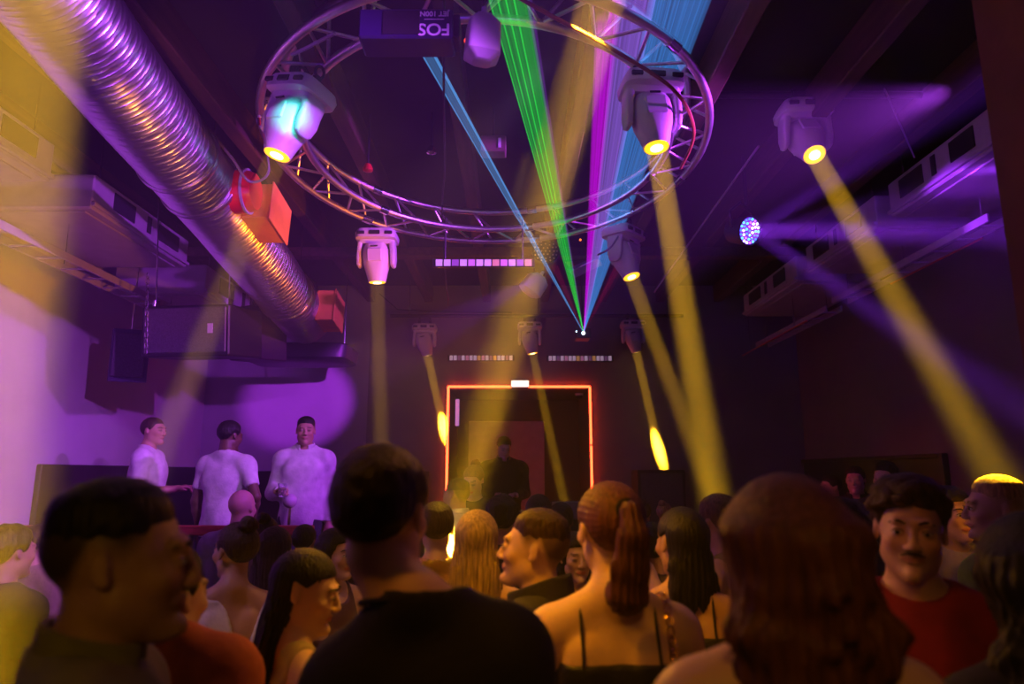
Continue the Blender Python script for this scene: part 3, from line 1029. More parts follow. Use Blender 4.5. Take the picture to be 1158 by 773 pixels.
def field(prims, xs, ys, zs, inf=0, k=None):
    V = np.full((len(xs), len(ys), len(zs)), BIG)
    for p in prims:
        lo, hi = p.bounds()
        m = BIG + .02 + inf
        i0, i1 = np.searchsorted(xs, lo[0] - m), np.searchsorted(xs, hi[0] + m)
        j0, j1 = np.searchsorted(ys, lo[1] - m), np.searchsorted(ys, hi[1] + m)
        k0, k1 = np.searchsorted(zs, lo[2] - m), np.searchsorted(zs, hi[2] + m)
        if i1 <= i0 or j1 <= j0 or k1 <= k0:
            continue
        P = np.stack(np.meshgrid(xs[i0:i1], ys[j0:j1], zs[k0:k1], indexing='ij'), -1)
        d = p.d(P, 0 if p.neg else inf)
        kk = max(p.k, .001) if k is None else k
        sl = V[i0:i1, j0:j1, k0:k1]
        V[i0:i1, j0:j1, k0:k1] = smax(sl, -d, kk) if p.neg else sm(sl, d, kk)
    return V


def gridP(xs, ys, zs):
    return np.stack(np.meshgrid(xs, ys, zs, indexing='ij'), -1)


def nets(V, xs, ys, zs):
    Sg = V < 0
    c = np.zeros(tuple(n - 1 for n in V.shape), int)
    for a in (0, 1):
        for b in (0, 1):
            for d in (0, 1):
                c += Sg[a:V.shape[0] - 1 + a, b:V.shape[1] - 1 + b, d:V.shape[2] - 1 + d]
    m = (c > 0) & (c < 8)
    I, J, K = np.nonzero(m)
    idx = -np.ones(m.shape, int)
    idx[I, J, K] = np.arange(len(I))
    acc = np.zeros((len(I), 3))
    cnt = np.zeros(len(I))
    cor = [(a, b, d) for a in (0, 1) for b in (0, 1) for d in (0, 1)]
    for A_ in cor:
        for ax_ in range(3):
            if A_[ax_]:
                continue
            B2 = list(A_)
            B2[ax_] = 1
            va = V[I + A_[0], J + A_[1], K + A_[2]]
            vb = V[I + B2[0], J + B2[1], K + B2[2]]
            cr = (va < 0) != (vb < 0)
            t = np.where(cr, va / np.where(cr, va - vb, 1), 0)
            pa = np.stack([xs[I + A_[0]], ys[J + A_[1]], zs[K + A_[2]]], -1)
            pb = np.stack([xs[I + B2[0]], ys[J + B2[1]], zs[K + B2[2]]], -1)
            acc += np.where(cr[:, None], pa + (pb - pa) * t[:, None], 0)
            cnt += cr
    verts = acc / cnt[:, None]
    faces = []
    for ax_ in range(3):
        o1, o2 = [(1, 2), (2, 0), (0, 1)][ax_]
        sa = [slice(1, -1)] * 3
        sb = [slice(1, -1)] * 3
        sa[ax_] = slice(0, -1)
        sb[ax_] = slice(1, None)
        ch_ = Sg[tuple(sa)] != Sg[tuple(sb)]
        E = np.array(np.nonzero(ch_))
        inside = Sg[tuple(sa)][ch_]
        off = np.ones(3, int)
        off[ax_] = 0
        E = E + off[:, None]
        q = []
        for (u, v) in ((-1, -1), (0, -1), (0, 0), (-1, 0)):
            G = E.copy()
            G[o1] += u
            G[o2] += v
            q.append(idx[G[0], G[1], G[2]])
        q = np.stack(q, -1)
        q[~inside] = q[~inside][:, ::-1]
        faces.append(q)
    return verts, np.concatenate(faces)


def np_mesh(name, verts, faces, m, parent=None, colors=None, world=None):
    me = bpy.data.meshes.new(name)
    me.vertices.add(len(verts))
    me.vertices.foreach_set('co', np.ascontiguousarray(verts, np.float32).ravel())
    nf_ = len(faces)
    me.loops.add(nf_ * 4)
    me.loops.foreach_set('vertex_index', faces.astype(np.int32).ravel())
    me.polygons.add(nf_)
    me.polygons.foreach_set('loop_start', np.arange(0, nf_ * 4, 4, dtype=np.int32))
    try:
        me.polygons.foreach_set('loop_total', np.full(nf_, 4, np.int32))
    except Exception:
        pass
    me.update(calc_edges=True)
    me.polygons.foreach_set('use_smooth', np.ones(nf_, bool))
    if colors is not None:
        a = me.attributes.new('tint', 'FLOAT_COLOR', 'POINT')
        a.data.foreach_set('color', np.concatenate([colors, np.ones((len(colors), 1))], 1).astype(np.float32).ravel())
    me.materials.append(m)
    o = bpy.data.objects.new(name, me)
    COL.objects.link(o)
    if parent is not None:
        o.parent = parent
    return o


def axis(lo, hi, coarse, fine=None, flo=0, fhi=0):
    if fine is None:
        return np.arange(lo, hi + coarse, coarse)
    out = [np.arange(lo, flo, coarse), np.arange(flo, fhi, fine), np.arange(fhi, hi + coarse, coarse)]
    v = np.unique(np.concatenate(out))
    keep = np.concatenate([[True], np.diff(v) > fine * .3])
    return v[keep]


def nz(P, f, sd=0.):
    x, y, z = P[..., 0] * f + sd, P[..., 1] * f + sd * 1.7, P[..., 2] * f - sd
    return (np.sin(x + 1.3 * np.sin(y * .8 + z)) + np.sin(y * 1.1 + 1.2 * np.sin(z * .9 - x * .6)) + np.sin(z * 1.2 + 1.1 * np.sin(x * .7 + y * 1.2))) / 3


def frame(C, yaw, pitch, roll):
    """head frame about C: head points -> body points and back"""
    R = np.array(Euler((math.radians(pitch), math.radians(roll), math.radians(yaw)), 'XYZ').to_matrix())
    C = np.array(C, float)
    return (lambda P: (P - C) @ R, lambda p: np.array(p) @ R.T + C)


SKIN = {
    'fair': (.72, .46, .35), 'tan': (.50, .29, .19), 'dark': (.16, .085, .055)}
HAIRC = {'black': (.012, .009, .008), 'brown': (.05, .026, .015), 'auburn': (.13, .045, .022), 'blond': (.48, .33, .15), 'lightbrown': (.16, .09, .045)}
SK = mat('skin', (.6, .4, .3), .48, attr=True, bump=.06, bscale=220)
HM = {k: mat('hair_' + k, v, .48, noise=.45, nscale=14, stretch=(9, 9, .9), bump=.7, bscale=14) for k, v in HAIRC.items()}
EYEW = mat('eye_white', (.75, .72, .70), .2)
IRIS = mat('iris', (.03, .018, .01), .15)
CLOTH = {}


def cloth(name, col, rough=.85, metal=0.):
    return mat(name, col, rough, metal=metal, noise=.15, nscale=18, bump=.25, bscale=60)


def march(prims, o, d, off):
    o, d = np.array(o, float), np.array(d, float)
    tt = np.arange(0, .30, .002)
    v = evalp(prims, o + tt[:, None] * d)
    k = np.nonzero(v < off)[0]
    return o + d * (tt[k[-1]] + .002 if len(k) else 0)


def arm_pose(kind, s):
    """shoulder, elbow, wrist, finger direction for side s (+1 = figure's left, +x)"""
    sh = (s * .185, .01, 1.405)
    K = {
        'down': ((s * .235, .035, 1.13), (s * .225, -.03, .89), (0, -.25, -1)),
        'front': ((s * .22, .02, 1.13), (s * .10, -.24, 1.12), (-s * .6, -.8, .1)),
        'hold': ((s * .235, .0, 1.14), (s * .13, -.25, 1.16), (-s * .35, -.9, .2)),
        'up': ((s * .25, -.12, 1.24), (s * .14, -.27, 1.42), (-s * .2, -.5, .8)),
        'hip': ((s * .31, .06, 1.17), (s * .22, -.06, .98), (-s * .5, -.6, -.4)),
        'low': ((s * .225, .0, 1.13), (s * .15, -.20, .98), (-s * .5, -.8, -.1)),
        'chest': ((s * .21, -.02, 1.13), (s * .02, -.20, 1.22), (-s * .8, -.3, .5)),
    }
    e, w_, f = K[kind]
    return sh, e, w_, f


def hand_prims(w_, f, s, scale=1.0, curl=.6):
    f = Vector(f).normalized()
    up = Vector((0, 0, 1)) if abs(f.z) < .7 else Vector((0, -1, 0))
    sidev = f.cross(up).normalized() * s      # thumb side
    n_ = sidev.cross(f).normalized() * s
    if n_.z > 0 and abs(f.z) < .7:
        n_ = -n_
    w_ = Vector(w_)
    out = [Cap(w_, w_ + f * .03, .026, .028, .015)]
    pc = w_ + f * .055
    for q_ in (-.026, -.009, .009, .026):
        out.append(Cap(w_ + f * .02 + sidev * q_ * .8, w_ + f * .09 + sidev * q_, .014, .0125, .010))
    for q_, L in ((-.028, .058), (-.0095, .072), (.0095, .078), (.028, .070)):
        a = w_ + f * .09 + sidev * q_
        d1 = (f * math.cos(curl) + n_ * math.sin(curl)).normalized()
        d2 = (f * math.cos(curl * 2.2) + n_ * math.sin(curl * 2.2)).normalized()
        b = a + d1 * L * .5
        c = b + d2 * L * .5
        out += [Cap(a, b, .0095, .0088, .004), Cap(b, c, .0088, .0075, .004)]
    a = w_ + f * .03 + sidev * -.03
    b = a + (f * .6 - sidev * .75 + n_ * .3).normalized() * .038
    c = b + (f * .85 - sidev * .2 + n_ * .5).normalized() * .032
    out += [Cap(a, b, .014, .0105, .008), Cap(b, c, .0105, .009, .004)]
    return out


def head_prims(fr, fem, chin=1.0):
    e = lambda c, r, k=.02, neg=False: Ell(c, r, k, fr, neg)
    c = lambda a, b, ra, rb, k=.012: Cap(a, b, ra, rb, k, fr)
    j = .9 if fem else 1.0
    P = [e((0, .018, .032), (.074, .094, .083), .02),
         e((0, -.028, -.028), (.060 * j, .062, .078), .03),
         c((-.040 * j, -.005, -.055), (0, -.062, -.094), .024, .020, .022),
         c((.040 * j, -.005, -.055), (0, -.062, -.094), .024, .020, .022),
         c((-.034, -.080, .026), (.034, -.080, .026), .011 if not fem else .008, .011 if not fem else .008, .014),
         e((-.036, -.062, -.022), (.024, .022, .020), .02), e((.036, -.062, -.022), (.024, .022, .020), .02),
         e((-.031, -.097, .002), (.017, .014, .010), .012, True), e((.031, -.097, .002), (.017, .014, .010), .012, True),
         c((0, -.088, .014), (0, -.106, -.026), .0065, .0095, .010),
         e((0, -.103, -.031), (.012, .011, .009), .006),
         e((-.012, -.098, -.034), (.008, .010, .007), .005), e((.012, -.098, -.034), (.008, .010, .007), .005),
         e((-.031, -.080, .001), (.0135, .0125, .0125), .003), e((.031, -.080, .001), (.0135, .0125, .0125), .003),
         c((-.020, -.082, -.058), (.020, -.082, -.058), .0065, .0065, .006),
         e((0, -.088, -.055), (.014, .008, .005), .005),
         e((0, -.087, -.065), (.017, .008, .0058), .004),
         e((0, -.086, -.098 * chin), (.016, .014, .014), .015)]
    for s in (-1, 1):
        P += [Ell((s * .0755, .016, .000), (.0065, .014, .027), .005, fr), Ell((s * .075, .008, -.018), (.007, .009, .011), .005, fr),
              Ell((s * .0855, .013, .004), (.004, .006, .013), .003, fr, True)]
    return P


def person(name, label, px, top, d, face, skin='fair', fem=False, hair='short', hc='black', wear='tee', wc=('grey_tee', (.2, .2, .2)),
           look=None, pitch=0, tilt=0, arms=('down', 'down'), floor=0, res=.010, hres=None, grp=None, lean=0, face_parts=False,
           trousers=('dark_jeans', (.03, .03, .05)), mouth=0, build=1.0, hidep=None, hlen=.34, wx=None, smile=False, beard=0, hoff=0., hz=0., drop=0., xoff=None, hs=1.0):
    T = U(px, top, d)
    H = T.z - floor
    s = H / (1.775 + hz)
    loc = Vector((T.x, T.y, floor))
    t = thing(name, label, 'person', loc, (0, 0, math.radians(180 - face)), grp)
    t.scale = (s, s, s)
    hw = .92 if fem else 1.0
    sw = (.155 if fem else .175) * build
    C = (hoff, -.012 + lean * .5, 1.645 + hz)
    hy = 0 if look is None else face - look          # head yaw relative to body
    fr = frame(C, hy, pitch, tilt)
    if hs != 1.0:
        f0 = fr
        Cn = np.array(C)
        fr = (lambda P, f0=f0: f0[0](P) / hs, lambda p, f0=f0: f0[1](np.array(p) * hs))
    # ---- body
    torso = [Ell((0, .0, 1.29), (.150 * build, .105, .19), .03), Ell((0, .0, 1.09), (.125 * build, .092, .15), .03),
             Ell((0, .01, .95), (.165 if fem else .158, .112, .13), .03),
             Cap((-sw + .02, .012, 1.415), (sw - .02 - drop * .5, .012, 1.415 - drop), .058, .058, .03),
             Ell((-.08, .075, 1.33), (.055, .030, .085), .02), Ell((.08, .075, 1.33), (.055, .030, .085), .02),
             Cap((0, .030, 1.50), (-sw * .85, .018, 1.435), .048, .040, .03), Cap((0, .030, 1.50), (sw * .85 - drop * .5, .018, 1.435 - drop), .048, .040, .03),
             Ell((0, .116, 1.25), (.007, .011, .2), .03, neg=True)]
    if fem:
        torso += [Ell((-.068, -.088, 1.265), (.056, .045, .052), .025), Ell((.068, -.088, 1.265), (.056, .045, .052), .025)]
    else:
        torso += [Ell((-.07, -.075, 1.32), (.075, .035, .06), .03), Ell((.07, -.075, 1.32), (.075, .035, .06), .03)]
    nr = .047 if fem else .056
    nc = fr[1]((0, .02, -.06))
    neck = [Cap((0, .022, 1.45), nc, nr + .006, nr, .025)]
    armsl, upper, fore = [], [], []
    hands = []
    for sgn, kind in ((1, arms[0]), (-1, arms[1])):
        sh, e, w_, f = arm_pose(kind, sgn)
        sh = (sgn * (sw + .012), sh[1], sh[2])
        e = (e[0] - sgn * (.185 - sw - .012), e[1], e[2])
        dp = drop if sgn > 0 else 0
        sh = (sh[0] - dp * .5, sh[1], sh[2] - dp)
        e = (e[0] - dp * .5, e[1], e[2] - dp)
        w_ = (w_[0] - dp * .5, w_[1], w_[2] - dp)
        ar = .82 if fem else 1.0
        upper += [Ell((sgn * (sw + .005) - dp * .5, .01, 1.395 - dp), (.056 * ar, .058 * ar, .062), .03), Cap(sh, e, .048 * ar, .038 * ar, .02)]
        mid = tuple(np.array(e) + (np.array(w_) - np.array(e)) * .3)
        fore += [Cap(e, mid, .037 * ar, .040 * ar, .015), Cap(mid, w_, .040 * ar, .025 * ar, .015)]
        hands += hand_prims(w_, f, sgn)
    legs = []
    feet = []
    for sgn in (-1, 1):
        legs += [Cap((sgn * .085, .01, .92), (sgn * .095, -.005, .50), .088, .056, .03), Cap((sgn * .095, -.005, .50), (sgn * .10, .02, .10), .054, .038, .02), Ell((sgn * .098, .035, .36), (.05, .05, .12), .03)]
        feet += [Cap((sgn * .10, .03, .055), (sgn * .115, -.13, .038), .042, .032, .02)]
    hp = head_prims(fr, fem)
    if mouth:
        hp.append(Ell((0, -.095, -.060), (.013, .010, .0035), .003, fr, True))
    allp = torso + neck + upper + fore + hands + legs + feet + hp
    if hres is None:
        hres = res
    los = np.min([p.bounds()[0] for p in allp if not p.neg], 0) - .03
    his = np.max([p.bounds()[1] for p in allp if not p.neg], 0) + .03
    los[2] = -.02
    Cw = fr[1]((0, 0, 0))
    if hres < res:
        xs = axis(los[0], his[0], res, hres, Cw[0] - .12, Cw[0] + .12)
        ys = axis(los[1], his[1], res, hres, Cw[1] - .14, Cw[1] + .13)
        zs = axis(los[2], his[2], res, hres, 1.49, his[2])
    else:
        xs, ys, zs = axis(los[0], his[0], res), axis(los[1], his[1], res), axis(los[2], his[2], res)
    V = field(allp, xs, ys, zs)
    vv, ff = nets(V, xs, ys, zs)
    base = np.array(SKIN[skin])
    colr = np.tile(base, (len(vv), 1))
    q = fr[0](vv)
    lips = np.clip(1 - np.abs(q[:, 2] + .060) / .011, 0, 1) * (np.abs(q[:, 0]) < .024) * (q[:, 1] < -.082)
    lc = base * np.array((.85, .5, .5))
    if fem:
        lc = base * np.array((.9, .32, .34))
    colr = colr * (1 - lips[:, None]) + lc * lips[:, None]
    ck = np.exp(-(((np.abs(q[:, 0]) - .045) / .02) ** 2 + ((q[:, 2] + .03) / .02) ** 2)) * (q[:, 1] < -.03) * .25
    colr = colr * (1 - ck[:, None] * np.array((0, .5, .5)))
    if beard:
        bz = np.clip((-.035 - q[:, 2]) / .015, 0, 1) * np.clip((q[:, 2] + .125) / .02, 0, 1) * (q[:, 1] < .01) * (1 - lips)
        mu = np.clip(1 - np.abs(q[:, 2] + .047) / .007, 0, 1) * (np.abs(q[:, 0]) < .026) * (q[:, 1] < -.08)
        bz = np.clip(np.maximum(bz * beard, mu * min(1, beard * 2)), 0, 1)
        colr = colr * (1 - bz[:, None]) + np.array(HAIRC[hc]) * bz[:, None]
    if hair not in ('bald', 'long', 'wavy', 'longback', 'ponytail', 'bun'):
        sc_ = np.clip((q[:, 2] - hairline(q[:, 1])) / (.02 if hair != 'fade' else .04), 0, 1) * (.75 if hair != 'fade' else .9)
        colr = colr * (1 - sc_[:, None]) + np.array(HAIRC[hc]) * 1.2 * sc_[:, None]
    if not face_parts:
        fm = (q[:, 1] < -.06)
        bw = np.clip(1.3 - np.abs(q[:, 2] - .026) / .005, 0, 1) * (np.abs(np.abs(q[:, 0]) - .031) < .017) * fm * .7
        ey = np.clip(1.6 - np.sqrt(((np.abs(q[:, 0]) - .031) / .014) ** 2 + ((q[:, 2] - .001) / .007) ** 2), 0, 1) * fm * .65
        dk = np.maximum(bw, ey)[:, None]
        colr = colr * (1 - dk) + np.array((.02, .012, .01)) * dk
    np_mesh('body', vv, ff, SK, t, colr)

    # ---- eyes and brows
    if face_parts:
        for sx in (-1, 1):
            cc = fr[1]((sx * .031, -.0825, .001))
            eo = MB().sphere((0, 0, 0), (.0120, .0122, .0060), 16, 10).build('eye', EYEW, t, True)
            eo.location = cc
            io = MB()
            fwd = fr[1]((sx * .031, -.0825 - .0085, .0005))
            io.sphere((0, 0, 0), (.0058, .0050, .0050), 12, 8)
            io = io.build('iris', IRIS, eo, True)
            io.location = Vector(fwd) - Vector(cc)
            pts = [fr[1]((sx * x_, y_, z_)) for x_, y_, z_ in ((.014, -.0925, .0225), (.027, -.0925, .0285), (.040, -.084, .0275), (.048, -.074, .021))]
            MB().tube(pts, [.0026, .0036, .003, .0016], 6).build('eyebrow', HM[hc], t, True)
            lp = [fr[1]((sx * x_, y_, z_)) for x_, y_, z_ in ((.018, -.0905, .004), (.026, -.0965, .0095), (.034, -.0955, .0095), (.044, -.086, .003))]
            MB().tube(lp, [.0012, .0022, .0022, .0012], 6).build('upper_eyelid', mat('lash_' + skin, tuple(base * .35), .6), t, True)

    # ---- clothes
    bodyf = lambda P: evalp(torso + neck + upper, np.array(P, float))
    cm_ = cloth(wc[0], wc[1], *(wc[2:] if len(wc) > 2 else ()))
    cres = res if res > .007 else .007
    cxs, cys, czs = axis(los[0] - .03, his[0] + .03, cres), axis(los[1] - .03, his[1] + .03, cres), axis(.70, 1.62, cres)
    inf = {'tee': .014, 'shirt': .017, 'hoodie': .02, 'cami': .005, 'offshoulder': .012, 'sequin': .010, 'tank': .008}[wear]
    P = gridP(cxs, cys, czs)
    sdn = (px * 7 + top) % 17
    if wear == 'cami':
        src = torso
    elif wear in ('tank',):
        src = torso
    elif wear in ('tee', 'offshoulder', 'sequin'):
        src = torso + upper + ([] if wear != 'offshoulder' else fore)
    else:
        src = torso + upper + fore
    src = [p_ for p_ in src if not p_.neg]
    if wear in ('tee', 'shirt', 'hoodie') and not fem:
        src = src + [Ell((0, .005, 1.08), (.162 * build, .122, .26), .05), Ell((0, .002, 1.28), (.165 * build, .122, .17), .05)]
    Vc = field(src + legs[:1] + legs[3:4], cxs, cys, czs, inf=inf, k=.045 if wear in ('tee', 'hoodie', 'shirt') else .02)
    fold = nz(P * np.array((1, 1, .45)), 38, sdn) * .004 + nz(P * np.array((1.2, 1.2, .5)), 19, sdn + 3) * .008 * np.clip((1.40 - P[..., 2]) / .15, .2, 1)
    Vc = Vc + (fold if wear not in ('cami',) else fold * .25)
    X_, Y_, Z_ = P[..., 0], P[..., 1], P[..., 2]
    hem = .86 if wear != 'cami' else .80
    Vc = smax(Vc, hem - Z_ + nz(P, 12, sdn) * .006, .004)
    if wear in ('tee', 'shirt', 'hoodie', 'sequin'):
        nk = Ell((0, .0, 1.545), (.082, .092, .062 if wear != 'tee' else .07), .01)
        Vc = smax(Vc, -nk.d(P), .008)
        Vc = smax(Vc, Z_ - 1.545, .006)
    if wear == 'tee':
        for sgn in (-1, 1):
            sh, e, w_, f = arm_pose(arms[0] if sgn > 0 else arms[1], sgn)
            sh, e = np.array(sh), np.array(e)
            u_ = (e - sh) / np.linalg.norm(e - sh)
            cut = (P - (sh + (e - sh) * .66)) @ u_
            # only on the arm side
            gate = np.where(X_ * sgn > sw - .015, cut, -1)
            Vc = np.maximum(Vc, gate)
    if wear in ('shirt', 'hoodie', 'offshoulder'):
        for sgn in (-1, 1):
            sh, e, w_, f = arm_pose(arms[0] if sgn > 0 else arms[1], sgn)
            e, w_ = np.array(e), np.array(w_)
            u_ = (w_ - e) / np.linalg.norm(w_ - e)
            near = np.linalg.norm(P - w_, axis=-1) < .13
            Vc = np.where(near, np.maximum(Vc, (P - (e + (w_ - e) * .93)) @ u_), Vc)
    if wear == 'cami':
        Vc = smax(Vc, Z_ - (1.362 + .02 * np.clip(-Y_ / .1, 0, 1)), .003)
    if wear == 'tank':
        Vc = smax(Vc, np.abs(X_) - (.095 + np.clip(1.30 - Z_, 0, .1) * 1.2), .006)
        nk = Ell((0, -.03, 1.52), (.075, .14, .10), .01)
        Vc = smax(Vc, -nk.d(P), .006)
    if wear == 'offshoulder':
        back_dip = np.where(Y_ > 0, 1.475 - .22 * np.exp(-((X_ + .055) / .055) ** 2), 1.42)
        Vc = smax(Vc, Z_ - back_dip - nz(P, 25, 2) * .006, .004)
    v2, f2 = nets(Vc, cxs, cys, czs)
    if len(v2):
        nm = {'tee': 't_shirt', 'shirt': 'shirt', 'hoodie': 'hooded_top', 'cami': 'camisole', 'offshoulder': 'blouse', 'sequin': 'sequin_top', 'tank': 'top'}[wear]
        np_mesh(nm, v2, f2, cm_, t)
    if wear in ('shirt', 'hoodie'):
        gx, gy, gz = axis(-.14, .14, .005 if d < 3 else .008), axis(-.14, .15, .005 if d < 3 else .008), axis(1.40, 1.60, .005 if d < 3 else .008)
        Pg = gridP(gx, gy, gz)
        nkd = evalp(neck, Pg, .014 if wear == 'shirt' else .03)
        thick = .007 if wear == 'shirt' else .016
        tz = 1.545 + (.022 if wear == 'shirt' else .03) * np.clip(Pg[..., 1] / .08, -1, 1)
        Vg = np.maximum(np.abs(nkd) - thick, Pg[..., 2] - tz)
        Vg = np.maximum(Vg, 1.455 + (.0 if wear == 'shirt' else -.02) - Pg[..., 2])
        if wear == 'shirt':
            Vg = np.maximum(Vg, -(np.hypot(Pg[..., 0] / .6, Pg[..., 1] + .12) - .085))
        v3, f3 = nets(Vg, gx, gy, gz)
        if len(v3):
            np_mesh('collar', v3, f3, cm_, t)
    if wear == 'tee':
        pts = []
        for i in range(36):
            th = 2 * PI * i / 36
            dx, dy = math.sin(th), math.cos(th)
            # ring on the neckline
            rr = .05
            zz = 1.492 + .022 * dy
            for _ in range(30):
                if evalp(torso + neck, np.array([dx * rr, dy * rr + .01, zz])) > .006:
                    break
                rr += .004
            pts.append((dx * rr, dy * rr + .01, zz))
        MB().tube(pts, .006, 6, closed=True).build('neckband', cm_, t, True)
    # trousers
    tx, ty, tz = axis(-.24, .24, .013), axis(-.17, .19, .013), axis(.05, 1.05, .013)
    Vt = field(torso[1:3] + legs, tx, ty, tz, inf=.012, k=.03)
    Pt = gridP(tx, ty, tz)
    Vt = smax(Vt, Pt[..., 2] - .97, .004)
    Vt = smax(Vt, .09 - Pt[..., 2], .004)
    v4, f4 = nets(Vt, tx, ty, tz)
    np_mesh('trousers', v4, f4, cloth(*trousers), t)
    for sgn in (-1, 1):
        so = MB().loft([(0, .042, .135, sgn * .108, -.045, 2.6), (.02, .045, .138, sgn * .108, -.045, 2.6), (.05, .042, .12, sgn * .108, -.03, 2.4), (.085, .038, .06, sgn * .104, .03, 2.2), (.11, .04, .055, sgn * .101, .03, 2)], 20)
        so.build('shoe', CLOTHBK, t, True)

    # ---- straps
    if wear == 'cami':
        for sgn in (-1, 1):
            pts = []
            pr3 = torso + neck + upper
            for zz in np.linspace(1.352, 1.366, 3):
                pts.append((sgn * .090, march(pr3, (sgn * .090, .02, zz), (0, 1, 0), .0015)[1], zz))
            for ph in np.linspace(0, PI, 22):
                pts.append(tuple(march(pr3, (sgn * .088, .015, 1.36), (0, math.cos(ph), math.sin(ph)), .0015)))
            for zz in np.linspace(1.35, 1.30, 6):
                pts.append((sgn * .086, march(pr3, (sgn * .086, .0, zz), (0, -1, 0), .0015)[1], zz))
            pts = [p_ for p_ in pts]
            # smooth
            A2 = np.array(pts)
            for _ in range(3):
                A2[1:-1] = (A2[:-2] + A2[1:-1] * 2 + A2[2:]) / 4
            MB().tube([tuple(a_) for a_ in A2], .0042, 6).build('shoulder_strap', cm_, t, True)

    # ---- hair
    make_hair(t, hair, hc, fr, hres if hres <= .006 else max(hres * .8, .0065), hlen, sdn, fem)
    return t, (torso, neck, upper, fore), fr


def hairline(y):
    return np.interp(y, [-.14, -.088, -.066, -.045, -.034, -.012, .030, .060, .11], [.085, .066, .058, .052, .022, .0, .018, -.045, -.062])


